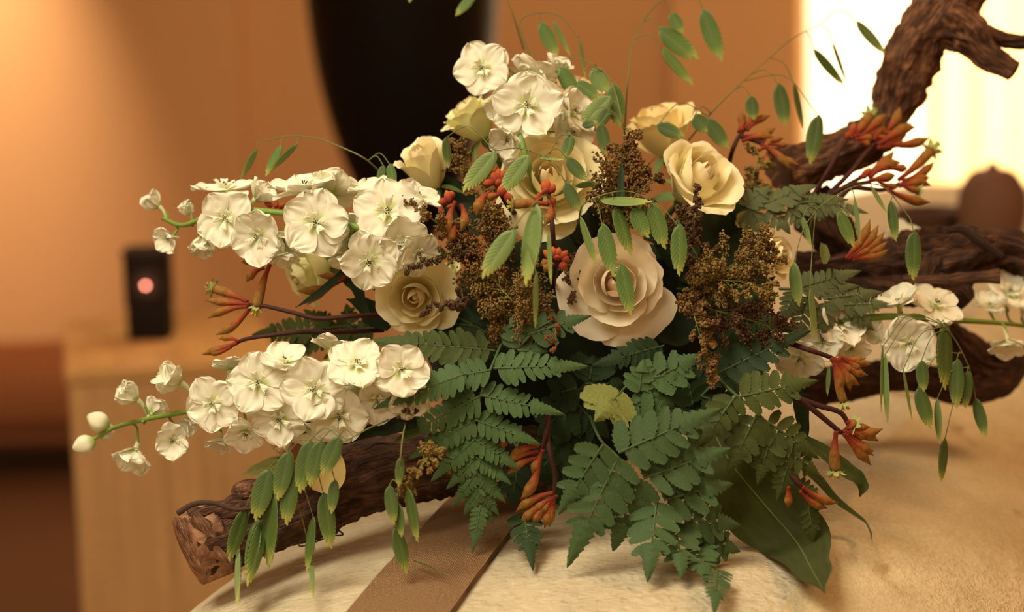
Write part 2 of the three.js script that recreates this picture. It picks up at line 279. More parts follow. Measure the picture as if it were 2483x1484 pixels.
// ---------------------------------------------------------------- background things
{
  // plinth: front edge at columns 140..640, top face between rows 765 and 890
  const fl = P(142, 893, 3.6), fr = P(645, 880, 3.6), y = (fl.y + fr.y) / 2, w = fr.x - fl.x, dep = 0.5, t = thing('plinth', 'pale wooden plinth carrying the black lantern', 'plinth', V3((fl.x + fr.x) / 2 - 0.032, 0, fl.z - dep / 2));
  t.rotation.y = 0.2;
  const m1 = box(-w / 2, w / 2, 0, y - 0.022, -dep / 2, dep / 2); m1.attributes.uv.array.forEach((v, i, a) => { a[i] = v * 1.6; });
  part('body', m1, M.plinth, t);
  const m2 = new RoundedBoxGeometry(w + 0.012, 0.022, dep + 0.012, 3, 0.004).translate(0, y - 0.011, 0); part('top', m2, M.plinthTop, t);
  const ray = P(368, 818, 1).sub(camera.position), ld = (y - EYE) / ray.y, lp = P(368, 818, ld), L = thing('lantern', 'black candle lantern glowing through a small round hole on the wooden plinth', 'lantern', V3(lp.x, y, lp.z));
  const hb = PXM(222, ld), wb = PXM(104, ld);
  part('body', new RoundedBoxGeometry(wb, hb * 0.62, wb, 4, 0.006).translate(0, hb * 0.66, 0), M.black, L);
  part('base', new RoundedBoxGeometry(wb * 0.96, hb * 0.36, wb * 0.96, 4, 0.006).translate(0, hb * 0.18, 0), M.black, L);
  part('lid', new RoundedBoxGeometry(wb * 1.06, hb * 0.05, wb * 1.06, 4, 0.003).translate(0, hb * 0.965, 0), M.blackMatt, L);
  const gy = P(370, 688, ld - wb / 2).y - y;
  part('rim', new THREE.TorusGeometry(0.0075, 0.0018, 8, 24), M.blackMatt, L, V3(0.001, gy, wb / 2));
  part('candle_flame', new THREE.SphereGeometry(0.003, 14, 10), new THREE.MeshStandardMaterial({ color: 0x000000, emissive: new THREE.Color(1, 0.3, 0.2), emissiveIntensity: 16 }), L, V3(0.001, gy, wb / 2 + 0.002));
  const pl = new THREE.PointLight(new THREE.Color(1, 0.4, 0.2), 0.01); pl.name = 'candle_light'; pl.position.set(lp.x, y + gy, lp.z + wb / 2 + 0.012); scene.add(pl);
}
{
  // added bench: its two browns stand in for deepening shade beside the plinth
  const a = P(165, 940, 5.6), t = thing('bench', 'added dark brown bench standing in for the shade far behind the wooden plinth', 'bench', V3(a.x - 0.45, 0, a.z - 0.5));
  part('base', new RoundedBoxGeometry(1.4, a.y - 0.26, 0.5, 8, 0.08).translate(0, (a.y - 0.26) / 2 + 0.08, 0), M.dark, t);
  part('shade_cushion', new RoundedBoxGeometry(1.42, 0.2, 0.52, 10, 0.09).translate(0, a.y - 0.1, 0), M.shade_cushion, t);
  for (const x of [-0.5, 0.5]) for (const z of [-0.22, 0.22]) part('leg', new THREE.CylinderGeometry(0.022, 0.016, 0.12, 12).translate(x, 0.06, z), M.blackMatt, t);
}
{
  const c = P(996, 590, 4.4), r = PXM(229, 4.4), base = c.y, prof = [[0, 0], [0.2, 0.005], [0.24, 0.03], [0.36, 0.2], [0.62, 0.75], [0.8, 1.3], [0.92, 1.85], [0.985, 2.4], [1, 2.8], [0.96, 3.4], [0.84, 3.9], [0.6, 4.3], [0.36, 4.5], [0.33, 4.62], [0.38, 4.72], [0.34, 4.72], [0.28, 4.6]];
  const t = thing('tall_vase', 'tall glossy black egg-shaped vase standing behind the white flowers', 'vase', c);
  const curve = new THREE.SplineCurve(prof.map(([a, b]) => new THREE.Vector2(Math.max(a, 0) * r, b * r)));
  part('body', new THREE.LatheGeometry(curve.getPoints(90).map((p) => { p.x = Math.max(0, p.x); return p; }), 64), M.black, t);
  const pd = thing('vase_pedestal', 'slim plaster pedestal behind the flowers under the black vase', 'pedestal', V3(c.x, 0, c.z));
  part('body', new RoundedBoxGeometry(0.1, base - 0.03, 0.1, 3, 0.006).translate(0, (base - 0.03) / 2, 0), M.wall, pd);
  part('top', new RoundedBoxGeometry(0.12, 0.03, 0.12, 3, 0.006).translate(0, base - 0.015, 0), M.wall, pd);
}
{
  // blurred urn and bowl at the coffin's far end
  const onTop = (px, py) => { const d = dSurf(px, py); const p = P(px, py, d), r = p.clone().setY(0).sub(COF.c), s = r.dot(COF.u), q = r.dot(COF.v); return [p.setY(cofTop(s, q)), d]; };
  const [u, du] = onTop(2405, 585), ur = PXM(84, du);
  const t = thing('stone_urn', 'blurred brown rounded urn at the far end of the coffin', 'urn', u);
  part('body', new THREE.LatheGeometry(new THREE.SplineCurve([[0, 0], [0.7, 0], [0.86, 0.2], [1, 0.9], [0.93, 1.5], [0.66, 1.95], [0.3, 2.1], [0, 2.12]].map(([a, b]) => new THREE.Vector2(a * ur, b * ur))).getPoints(50).map((p) => { p.x = Math.max(0, p.x); return p; }), 40), M.urn, t);
  part('knob', new THREE.SphereGeometry(ur * 0.17, 16, 12).translate(0, ur * 2.14, 0), M.bowl, t);
  const [b, db] = onTop(2255, 572), br = PXM(88, db);
  const bw = thing('dark_bowl', 'blurred low dark brown bowl beside the brown urn', 'bowl', b);
  part('body', new THREE.LatheGeometry([[0, 0], [0.6, 0], [0.92, 0.28], [1, 0.62], [0.97, 0.66], [0.86, 0.4], [0, 0.3]].map(([a, c]) => new THREE.Vector2(a * br, c * br)), 40), M.bowl, bw);
}
{
  // sheer curtain over the far side of the window
  const z = ROOM.z0 + 0.1, x0 = wallX(2230), x1 = wallX(2950);
  const cu = thing('sheer_curtain', 'cream sheer curtain hanging in soft folds over the bright window', 'curtain', V3(x0, 0.02, z));
  part('cloth', grid(160, 10, (u, v) => { const x = lerp(0, x1 - x0, (u + 1) / 2), f = 0.028 * Math.sin(x * 46 + 1.3 * Math.sin(x * 11)) + 0.012 * Math.sin(x * 97); return [x + 0.01 * Math.sin(v * 3), v * 2.4, f * (1 - 0.3 * v)]; }), M.curtain, cu);
  part('rail', new THREE.CylinderGeometry(0.012, 0.012, x1 - x0 + 0.1, 12).rotateZ(Math.PI / 2).translate((x1 - x0) / 2, 2.42, 0), M.trim, cu);
}

// ---------------------------------------------------------------- roses
const rad = THREE.MathUtils.degToRad, UP = V3(0, 1, 0);
function rosePetal(k, n, sp) {
  const t = k / (n - 1), az = k * 2.399963 + rnd(-0.2, 0.2), half = lerp(sp.a0, sp.a1, Math.pow(t, 0.7)), jit = t > 0.4 ? rnd(-1, 1) : 0;
  const th0 = rad(lerp(40, sp.base, Math.pow(t, 0.8))), th1 = rad(lerp(-46, sp.flare, Math.pow(t, 1.1)) + jit * 12), L = lerp(0.98, 1.10, t) * (1 + jit * 0.07), slim = lerp(0.66, 1, sstep(t, 0, 0.42));
  const curl = sstep(t, 0.3, 0.9) * rad(sp.curl) * rnd(0.5, 1.2), r0 = lerp(0.025, 0.09, t), y0 = lerp(0.1, -0.06, t), steps = 40, prof = [[r0, y0]], sd = rnd(100), roll = rnd(-0.5, 0.5);
  for (let i = 1; i <= steps; i++) { const v = (i - 0.5) / steps, th = th0 + (th1 - th0) * v + curl * Math.pow(sstep(v, 0.72, 1), 1.4), p = prof[i - 1]; prof.push([Math.max(0.008, p[0] + slim * Math.sin(th) * L / steps), p[1] + Math.cos(th) * L / steps]); }
  const at = (v) => { const x = clamp(v, 0, 1) * steps, i = Math.min(steps - 1, Math.floor(x)), f = x - i; return [lerp(prof[i][0], prof[i + 1][0], f), lerp(prof[i][1], prof[i + 1][1], f)]; };
  return grid(24, 20, (u, v) => {
    const uu = Math.abs(u), edge = 1 - 0.10 * uu * uu - 0.26 * Math.pow(uu, 5) + 0.035 * Math.exp(-u * u * 30) * t, wav = sstep(v, 0.6, 1) * t;
    const ve = v * edge, [r, y] = at(ve), w = half * (0.5 + 0.5 * sstep(v, 0, 0.45)), a = az + u * w;
    const side = 0.05 * u * (1 - t) + 0.05 * t * Math.pow(uu, 3), rr = r * (1 + side + roll * 0.10 * u * t) + wav * (0.08 * N(u * 2.6, sd, 1) + 0.035 * N(u * 8, sd, 2)), yy = y + wav * (0.08 * N(u * 3, sd, 5) + 0.045 * N(u * 9, sd, 8)) - t * 0.10 * Math.pow(uu, 3) * v;
    return [rr * Math.cos(a), yy, rr * Math.sin(a)];
  }, (u, v) => {
    let c = mix3(sp.heart, sp.outer, sstep(t, 0.08, 0.6)); c = mix3(c, sp.foot, (1 - sstep(v, 0.05, 0.5)) * 0.7);
    c = mix3(c, sp.rim, sstep(v, 0.86, 1) * 0.55 * sstep(t, 0.1, 0.5)); const b = sp.green * sstep(t, 0.72, 1) * (0.35 + 0.5 * N(u * 2, v * 3, sd)); return mix3(c, lin(226, 230, 168), clamp(b, 0, 0.6));
  });
}
const HUES = {
  cream: { heart: lin(255, 240, 206), outer: lin(255, 248, 214), foot: lin(250, 244, 180), rim: lin(255, 252, 238), green: 0.25 },
  blush: { heart: lin(255, 235, 216), outer: lin(255, 249, 229), foot: lin(252, 246, 212), rim: lin(255, 238, 222), green: 0.2 },
  yellow: { heart: lin(255, 240, 204), outer: lin(255, 246, 210), foot: lin(252, 242, 180), rim: lin(255, 248, 220), green: 0.1 },
  green: { heart: lin(255, 238, 206), outer: lin(252, 250, 210), foot: lin(240, 244, 170), rim: lin(252, 252, 228), green: 0.45 },
  peach: { heart: lin(255, 236, 210), outer: lin(255, 243, 222), foot: lin(254, 242, 200), rim: lin(255, 238, 214), green: 0.05 },
};
const FORM = {
  open: { n: 17, a0: 1.7, a1: 1.05, base: 62, flare: 60, curl: 46 },
  half: { n: 17, a0: 1.6, a1: 1.12, base: 50, flare: 24, curl: 78 },
  cup: { n: 14, a0: 1.6, a1: 1.2, base: 42, flare: 4, curl: 80 },
  wide: { n: 18, a0: 1.6, a1: 0.9, base: 70, flare: 70, curl: 30 },
};
const sepalGeo = grid(4, 10, (u, v) => [u * 0.10 * Math.sin(Math.PI * Math.pow(v, 0.7)) , 0.12 - 0.5 * v * v * 0.6 - 0.1 * v, 0.1 + v * 0.55 + 0.03 * u * u]);
function rose(px, py, rpx, dir, form, hue, label, off = 0, seed = 1, o = {}) {
  reseed(seed * 7919 + 13);
  const d = D(px, py, off), R = PXM(rpx, d), axis = dirC(...dir), c = P(px, py, d).addScaledVector(axis, -R * (o.sit ?? 0.5));
  const t = thing('rose', label, 'rose', c, o.group); t.quaternion.copy(quatYZ(axis, dirC(rnd(-1, 1), rnd(-1, 1), 0.2)));
  const sp = { ...FORM[form], ...HUES[hue], ...o.sp }, mat = { cream: M.roseCream, blush: M.roseBlush, yellow: M.roseYellow, green: M.roseGreen, peach: M.rosePeach }[hue];
  const s = V3(R, R * (o.tall ?? 1), R);
  for (let k = 0; k < sp.n; k++) part('petal', rosePetal(k, sp.n, sp), mat, t, null, null, s);
  for (let i = 0; i < 5; i++) part('sepal', sepalGeo, M.sepal, t, V3(0, -0.08 * R, 0), new THREE.Quaternion().setFromAxisAngle(UP, i * 1.2566 + 0.3), V3(R, R, R));
  part('hip', new THREE.SphereGeometry(0.13 * R, 12, 8).scale(1, 1.2, 1).translate(0, -0.12 * R, 0), M.sepal, t);
  const inv = t.quaternion.clone().invert(), down = dirC(...(o.stem ?? [0.1, -0.5, -0.8])).applyQuaternion(inv);
  part('stem', sweep([V3(0, -0.1 * R, 0), V3(0, -0.6 * R, 0), V3(0, -0.9 * R, 0).addScaledVector(down, 0.8 * R)], () => 0.0028, 10, 7), M.stem, t);
  return t;
}
function loosePetal(px, py, lenPx, dir, out, hue, label, off, seed) {      // one fallen petal, base at px, py
  reseed(seed * 331); const d = D(px, py, off), R = PXM(lenPx, d), t = single('rose_petal', grid(14, 14, (u, v) => [u * 0.42 * Math.pow(Math.sin(Math.PI * Math.min(0.96, v * 0.8 + 0.06)), 0.7) * R, v * R, (-0.24 * v * v + 0.3 * u * u * v) * R + 0.03 * R * N(u * 3, v * 3, seed)], (u, v) => mix3(HUES[hue].foot, HUES[hue].outer, v)), M.roseYellow, label, 'petal');
  t.position.copy(P(px, py, d)); t.quaternion.copy(quatYZ(dirC(...dir), dirC(...out))); t.geometry.center(); t.geometry.translate(0, R / 2, 0); return t;
}

// ---------------------------------------------------------------- delphiniums
const sepalShapes = [1, 2, 3, 4].map((sd) => grid(16, 18, (u, v) => {
  const w = (v < 0.55 ? lerp(0.06, 0.45, sstep(v, -0.1, 0.56)) : 0.45 * Math.pow(Math.max(0, 1 - ((v - 0.55) / 0.455) ** 2), 0.6)) * (1 + 0.07 * N(v * 4, u > 0 ? 2 : 7, sd * 3));
  const rr = 0.04 + 0.96 * v * (1 + 0.05 * N(u * 3, sd * 7, 2)); return [u * w, 0.16 * v - 0.17 * v * v + 0.07 * u * u * v - 0.03 - 0.035 * v * Math.exp(-u * u * 40) + v * v * (0.15 * N(u * 2.0, sd * 9, v * 1.5) + 0.10 * N(u * 4.5, v * 3, sd * 5) + 0.05 * N(u * 10, v * 2, sd)), rr];
}, (u, v) => { let c = mix3(lin(206, 220, 140), lin(252, 250, 240), sstep(v, 0.06, 0.36)); const s = Math.exp(-u * u * 26 - (v - 0.86) ** 2 * 160) * (sd % 2 ? 0.55 : 0.2); c = mix3(c, lin(206, 222, 140), s); return mix3(c, lin(240, 242, 214), 0.3 * Math.exp(-u * u * 60)); }));
const beeShape = grid(8, 8, (u, v) => [u * (0.05 + 0.11 * v) * (1 - 0.3 * v * v), 0.05 + 0.20 * Math.sin(v * 1.6) + 0.03 * N(u * 6, v * 6, 9), 0.05 + 0.25 * v + 0.05 * u * u + 0.05 * N(u * 5, v * 5, 3)]);
const stamenShape = mergeGeometries([...Array(9)].map((_, i) => { const a = i * 2.4, r = 0.015 + 0.010 * i; return new THREE.SphereGeometry(0.024, 6, 5).scale(0.8, 1.5, 0.8).rotateX(0.5 * Math.sin(a)).rotateZ(0.5 * Math.cos(a)).translate(r * Math.cos(a), 0.16 + 0.03 * ((i * 7) % 4), r * Math.sin(a)); }));
const spurShape = sweep([V3(0, 0.05, 0), V3(0, -0.16, 0.02), V3(0.02, -0.4, 0.12), V3(0.03, -0.62, 0.28)], (t) => lerp(0.13, 0.025, t), 12, 8);
const budShape = sweep([V3(0, 0, 0), V3(0, 0.5, 0), V3(0, 1, 0)], (t, a) => 0.40 * Math.pow(Math.sin(Math.PI * (0.04 + 0.93 * Math.pow(t, 0.9))), 0.75) * (1 + 0.06 * Math.cos(5 * a + t * 2)), 20, 20, (t, a) => mix3(mix3(lin(176, 196, 96), lin(244, 242, 214), sstep(t, 0.05, 0.4)), lin(200, 214, 124), sstep(t, 0.82, 1) * 0.7 + 0.25 * Math.pow(Math.max(0, Math.cos(5 * a + t * 2)), 4)));
function flower(parent, pos, R, dir, cup, spin, extra) {
  const f = part('flower', spurShape, M.bud, parent, pos, quatYZ(dir, dirC(Math.sin(spin * 3.1), Math.cos(spin * 3.1), 0.1)), V3(R, R, R));
  const ringOf = (n, s, lift, c, ph) => { for (let i = 0; i < n; i++) {
    const q = new THREE.Quaternion().setFromAxisAngle(UP, ph + (i + rnd(-0.08, 0.08)) * 2 * Math.PI / n).multiply(new THREE.Quaternion().setFromAxisAngle(V3(1, 0, 0), -rad(c + rnd(-13, 13))));
    part('petal', sepalShapes[(i + Math.floor(spin * 7)) % 4], M.white, f, V3(0, lift, 0), q, V3(s * rnd(1.0, 1.18), s, s * rnd(0.92, 1.06))); } };
  ringOf(5, 1, 0, cup, spin); ringOf(extra ?? 3, 0.93, -0.03, cup - 2, spin + 0.63);
  for (let i = 0; i < 5; i++) part('inner_petal', beeShape, M.bee, f, null, new THREE.Quaternion().setFromAxisAngle(UP, spin + i * 1.2566 + rnd(-0.25, 0.25)), V3(1, 1 + rnd(-0.3, 0.4), rnd(0.8, 1.25)));
  part('stamens', stamenShape, M.stamen, f);
  return f;
}
function delphinium(label, path, flowers, o = {}) {
  reseed(o.seed ?? 5); const pts = path.map(([x, y, off = 0]) => Q(x, y, (o.off ?? 0) + off)), c = pts[pts.length - 1];
  const t = thing('white_delphinium', label, 'delphinium', c), curve = new THREE.CatmullRomCurve3(rel(pts, c)), geos = [sweep(curve, (s) => lerp(0.0016, 0.0034, s), 60, 8)];
  const dots = curve.getSpacedPoints(60);
  for (const [px, py, r, dx, dy, dz, cup = 4, off = 0] of flowers) {
    const d = D(px, py, (o.off ?? 0) + off), dir = dirC(dx, dy, dz), R = PXM(r, d) * (cup >= 90 ? 1.1 : cup > 45 ? 1.5 : 1.13), at = P(px, py, d).sub(c), foot = at.clone().addScaledVector(dir, -0.25 * R);
    let best = dots[0]; for (const p of dots) if (p.distanceTo(foot) < best.distanceTo(foot)) best = p;
    const mid = best.clone().lerp(foot, 0.5).addScaledVector(dir, -0.3 * R);
    geos.push(sweep([best.clone(), mid, foot], () => 0.0011, 10, 6));
    if (cup >= 90) part('bud', budShape, M.budSkin, t, at.clone().addScaledVector(dir, -R), quatYZ(dir, dirC(0.3, 0.2, 1)), V3(R * 2, R * 2, R * 2));
    else flower(t, at, R, dir, cup, rnd(6.28), cup > 45 ? 2 : 3);
  }
  part('stem', mergeGeometries(geos), M.delStem, t); return t;
}
M.budSkin = sheet(0xffffff, 0.12, { vertexColors: true });

// ---------------------------------------------------------------- kangaroo paws
function floretGeo(bend, open, sd) {
  const pts = [...Array(7)].map((_, i) => { const v = i / 6; return V3(bend * 4 * (v - v * v) * 0.5, v, 0); });
  const col = (t) => { let c = mix3(lin(126, 36, 14), lin(160, 80, 28), sstep(t, 0.05, 0.5)); c = mix3(c, lin(146, 112, 40), sstep(t, 0.3, 0.75)); c = mix3(c, lin(110, 56, 24), sstep(t, 0.9, 1)); return c; };
  return sweep(pts, (t, a) => { const end = open ? 1 - 0.1 * sstep(t, 0.9, 1) : Math.max(0.03, 1 - Math.pow(sstep(t, 0.6, 1.06), 1.3)); return (0.045 + 0.062 * sstep(t, 0.1, 0.75)) * end * (1 + 0.05 * Math.cos(6 * a)) * (1 + 0.09 * N(t * 40, a * 4, sd)); }, 30, 14, (t, a) => { const n = 0.5 + 0.9 * N(t * 9, Math.cos(a) * 2, Math.sin(a) * 2 + sd); return mix3(col(t), lin(124, 40, 22), clamp(n - 0.3, 0, 0.6)); });
}
const FLORET = [floretGeo(0, 0, 1), floretGeo(0.14, 0, 2), floretGeo(-0.14, 0, 3), floretGeo(0.05, 1, 4)];
const KNOB = sweep([V3(0, 0, 0), V3(0, 0.5, 0), V3(0, 1, 0)], (t) => 0.42 * Math.pow(Math.sin(Math.PI * (0.06 + 0.9 * Math.pow(t, 0.8))), 0.8), 14, 14, (t) => mix3(lin(134, 40, 16), lin(186, 92, 30), sstep(t, 0.1, 0.9)));
const lobe = grid(4, 6, (u, v) => [u * 0.05 * (1 - v * v), 0.98 + 0.10 * Math.sin(v * 2.2), 0.07 + 0.17 * v]);
const antherShape = mergeGeometries([...Array(6)].map((_, i) => { const a = i * 1.047; return sweep([V3(0.03 * Math.cos(a), 0.9, 0.03 * Math.sin(a)), V3(0.06 * Math.cos(a), 1.1, 0.06 * Math.sin(a)), V3(0.10 * Math.cos(a), 1.2, 0.10 * Math.sin(a))], (t) => (t > 0.75 ? 0.018 : 0.008), 8, 5); }));
function paw(label, stems, florets, off = 0, o = {}) {
  const allP = stems.map((s) => s.map(([x, y, e = 0]) => Q(x, y, off + e))), c = allP[0][0];
  const t = thing('kangaroo_paw', label, 'kangaroo paw', c);
  part('stem', mergeGeometries(allP.map((pts) => sweep(rel(pts, c), (s) => lerp(0.0023, 0.0016, s) * (1 + 0.06 * N(s * 60, 1)) * (o.fat ?? 1), 26, 8))), M.pawStem, t);
  let i = 0;
  for (const [x1, y1, x2, y2, w, kind = 0, e = 0] of florets) {
    const A = Q(x1, y1, off - 0.002), B = P(x2, y2, D(x2, y2, off + e)), L = A.distanceTo(B), y = B.clone().sub(A), wid = PXM(w * 0.98, D(x2, y2, off)) / 0.21, q = quatYZ(y, dirC(0, 0.1, 1));
    const f = part(kind === 'knob' ? 'bud' : 'floret', kind === 'knob' ? KNOB : FLORET[kind], M.paw, t, A.clone().sub(c), q, kind === 'knob' ? V3(wid * 0.25, L, wid * 0.25) : V3(wid, L, wid));
    if (kind === 3) { for (let k = 0; k < 6; k++) part('lobe', lobe, M.pawStar, f, null, new THREE.Quaternion().setFromAxisAngle(UP, k * 1.047), V3(1.3, 1, 1)); part('anthers', antherShape, M.anther, f); }
    i++;
  }
  return t;
}

// ---------------------------------------------------------------- sea oats
const oatEdge = (v) => Math.pow(Math.sin(Math.PI * clamp(0.05 + 0.90 * Math.pow(clamp(v, 0, 1), 0.85), 0, 1)), 0.8);
function spikeletGeo(pal, n, sd) {
  const geos = [];
  for (let i = 0; i < n; i++) {
    const side = i % 2 ? 1 : -1, last = i >= n - 2, v0 = 0.0 + 0.76 * (i / (n - 1)), L = last ? 0.24 : 0.27 - 0.05 * v0, out = last ? 0.10 : 0.5 * oatEdge(v0 + L * 0.9), wid = 0.15 * (0.35 + 0.65 * oatEdge(v0 + L * 0.4)), over = 0.035 * (1 - i / n);
    for (const face of [1, -1]) {
      const g = grid(8, 8, (u, v) => {
        const cx = side * (-0.04 + (out + 0.02) * Math.pow(v, 0.9)), cy = v0 + L * v, hw = wid * Math.pow(Math.sin(Math.PI * (0.10 + 0.87 * v)), 0.8);
        return [cx + u * hw * 0.80, cy - u * side * hw * 0.55, face * (0.012 + over + 0.09 * (1 - u * u) * Math.sin(Math.PI * (0.2 + 0.7 * v)))];
      }, (u, v) => { const inner = sstep(-u * side, 0.35, 0.8), outer = sstep(u * side, 0.75, 1), n2 = 0.15 * N(u * 6, v * 3, sd + i) + 0.10 * Math.cos(u * 9); let c = mix3(pal[0], pal[1], clamp(v0 + 0.4 * v - 0.3 + n2, 0, 1)); c = mix3(c, pal[2], 0.9 * inner + 0.3 * outer); return mix3(c, pal[3], 0.85 * sstep(v0 + v * 0.25, 0.66, 1.05)); });
      if (face < 0) { const ix = g.index.array; for (let q = 0; q < ix.length; q += 3) { const x = ix[q]; ix[q] = ix[q + 1]; ix[q + 1] = x; } g.computeVertexNormals(); }
      geos.push(g);
    }
  }
  geos.push(sweep([V3(0, -0.02, 0), V3(0, 0.4, 0), V3(0, 0.75, 0)], (t) => lerp(0.016, 0.008, t), 8, 6, () => pal[2]));
  return mergeGeometries(geos);
}
const OAT = [
  spikeletGeo([lin(88, 124, 46), lin(124, 154, 56), lin(226, 230, 168), lin(206, 208, 104)], 17, 1),
  spikeletGeo([lin(122, 152, 80), lin(156, 178, 84), lin(238, 240, 194), lin(206, 208, 104)], 19, 2),
  spikeletGeo([lin(74, 102, 38), lin(108, 136, 48), lin(214, 214, 146), lin(206, 208, 104)], 21, 3),
];
function oats(label, path, spikes, off = 0, o = {}) {
  const pts = path.map(([x, y, e = 0], i) => Q(x, y, off + e + (i || off < -0.15 ? 0 : 0.05))), c = pts[0], t = thing('sea_oats', label, 'sea oats', c);
  const curve = new THREE.CatmullRomCurve3(rel(pts, c)), geos = [sweep(curve, (s) => lerp(0.0008, 0.0004, s) * (o.fat ?? 1), 50, 6)], dots = curve.getSpacedPoints(50);
  let i = 0;
  for (const [x1, y1, x2, y2, w, kind = o.kind ?? 0, e = 0] of spikes) {
    const d = D(x1, y1, off + e), A = P(x1, y1, d), B = P(x2, y2, Math.min(d, y2 > 850 ? dSurf(x2, y2) - 0.015 : 9) - 0.002), L = A.distanceTo(B) * 1.0, full = L * (o.ratio ?? 0.34), want = PXM(w, d), turn = want >= full ? 0 : Math.min(0.8, Math.acos(clamp(want / full, 0.12, 1))) * (i % 2 ? 1 : -1);
    const y = B.clone().sub(A), q = quatYZ(y, dirC(0, 0.15, 1)).multiply(new THREE.Quaternion().setFromAxisAngle(UP, turn)), wid = want / Math.cos(turn) * 0.96;
    part('spikelet', OAT[kind], M.oat, t, A.clone().sub(c), q, V3(wid, L, wid * 0.7));
    const a = A.clone().sub(c); let best = dots[0], bd = 1e9; for (const p of dots) { const dd = p.distanceTo(a) + (p.y < a.y ? 0.03 : 0); if (dd < bd) { bd = dd; best = p; } }
    const m = best.clone().lerp(a, 0.55).add(dirC(0, 1, 0).multiplyScalar(0.002 + 0.3 * Math.abs(best.x - a.x)));
    if (bd < (o.reach ?? 0.12)) geos.push(sweep([best, m, a], () => 0.00042 * (o.fat ?? 1), 14, 5));
    i++;
  }
  part('stem', mergeGeometries(geos), o.mat ?? M.oatStem, t); return t;
}

// ---------------------------------------------------------------- ferns
function leafletGeo(width, teeth, depth, sd) {                              // along +Y, unit length, face +Z
  return grid(6, teeth > 5 ? 28 : 16, (u, v) => { const env = Math.pow(Math.sin(Math.PI * clamp(0.10 + 0.84 * Math.pow(v, 0.9), 0, 1)), 0.6), saw = Math.abs(u) > 0.9 ? 1 - depth * (1 - ((v * teeth + sd * 0.3) % 1)) : 1; return [u * width * 0.5 * env * saw, v, -0.05 * width * (1 - Math.abs(u)) - 0.10 * v * v + 0.02 * N(u * 2, v * 3, sd)]; });
}
function tipGeo(width, teeth, sd) {
  return grid(6, 30, (u, v) => { const s = (v * teeth + (u > 0 ? 0.5 : 0)) % 1, saw = Math.abs(u) > 0.9 ? 1 - 0.42 * (1 - v * 0.5) * s : 1; return [u * width * 0.5 * Math.pow(1 - v, 0.8) * saw, v + 0.03 * Math.abs(u), 0.07 * width * (1 - Math.abs(u)) - 0.08 * v * v + 0.01 * N(u * 3, v * 5, sd)]; });
}
const LEAFLET = { narrow: [leafletGeo(0.50, 5, 0.10, 1), leafletGeo(0.54, 5, 0.12, 2), leafletGeo(0.47, 5, 0.1, 3)], broad: [leafletGeo(0.64, 6, 0.22, 4), leafletGeo(0.70, 6, 0.24, 5), leafletGeo(0.58, 7, 0.22, 6)] };
const TIP = { narrow: tipGeo(0.5, 8, 1), broad: tipGeo(0.62, 6, 2) };
function pinnaInto(parent, name, A, B, wid, mat, kind, normal, droop, o = {}) {      // A, B relative to the parent; leaflets become its children
  const y = B.clone().sub(A), L = y.length(), q = quatYZ(y, normal), holder = part(name, sweep([0, 0.33, 0.66, 1].map((v) => V3(0, v * L * 0.94, -droop * L * v * v)), (t) => lerp(o.thick ?? 0.0011, 0.0004, t), 12, 5), M.fernRib, parent, A, q);
  const gap = kind === 'broad' ? wid * 0.36 : wid * 0.27, n = clamp(Math.round(L * 0.68 / gap), 3, 12), tipAt = 0.66;
  for (let i = 0; i < n; i++) for (const s of [-1, 1]) {
    const v = (o.from ?? 0.05) + (tipAt - (o.from ?? 0.05)) * (i + (s > 0 ? 0.35 : 0)) / n, len = wid * (kind === 'broad' ? 0.80 : 0.70) * Math.pow(1 - v * 0.78, 0.75) * rnd(0.92, 1.08) * (i === 0 ? 0.9 : 1), ang = lerp(68, 46, v) + rnd(-5, 5);
    const qq = new THREE.Quaternion().setFromEuler(new THREE.Euler(rnd(-0.16, 0.08), s * rnd(-0.1, 0.22), -s * rad(ang), 'ZYX'));
    part('leaflet', LEAFLET[kind][Math.floor(rnd(3))], mat, holder, V3(0, v * L, -droop * L * v * v + 0.0004), qq, V3(len * (kind === 'broad' ? 0.9 : 0.95), len, len));
  }
  const tl = L * (1 - tipAt + 0.07), tw = wid * 0.80 / 0.5;
  part('leaflet', TIP[kind], mat, holder, V3(0, L * (tipAt - 0.07), -droop * L * (tipAt - 0.07) ** 2 + 0.0006), new THREE.Quaternion().setFromAxisAngle(V3(1, 0, 0), -droop * 1.1), V3(tw * (kind === 'broad' ? 0.66 : 0.86), tl, tw));
  return holder;
}
function fern(label, rachis, pinnae, mat, kind, off = 0, o = {}) {
  reseed(o.seed ?? rachis[0][0] * 31 + rachis[0][1]);
  const pts = rachis.map(([x, y, e = 0]) => Q(x, y, off + e)), c = pts[0], t = thing('fern_frond', label, 'fern', c);
  part('rachis', sweep(rel(pts, c), (s) => lerp(0.0013, 0.0007, s), 40, 7), M.fernRib, t);
  for (const [bx, by, tx, ty, w, e = 0] of pinnae) {
    const db = D(bx, by, off), dt = D(tx, ty, off + e), n = dirC(rnd(-0.15, 0.15), (o.tilt ?? 0.4) + rnd(-0.1, 0.1), 1);
    pinnaInto(t, 'pinna', P(bx, by, db - 0.001).sub(c), P(tx, ty, dt).sub(c), PXM(w, db), mat, kind, n, o.droop ?? 0.04, { from: 0.04 });
  }
  return t;
}
function plainFrond(label, A, B, w, mat, kind, off = 0, o = {}) {           // a frond with one row of leaflets on each side
  reseed(A[0] * 17 + A[1]); const a = Q(A[0], A[1], off + 0.02), t = thing('fern_frond', label, 'fern', a);
  pinnaInto(t, 'blade', V3(), P(B[0], B[1], D(B[0], B[1], off + (o.e ?? 0))).sub(a), PXM(w), mat, kind, dirC(...(o.n ?? [0.05, 0.4, 1])), o.droop ?? 0.06, { from: o.from ?? 0.06, thick: 0.0009 });
  return t;
}

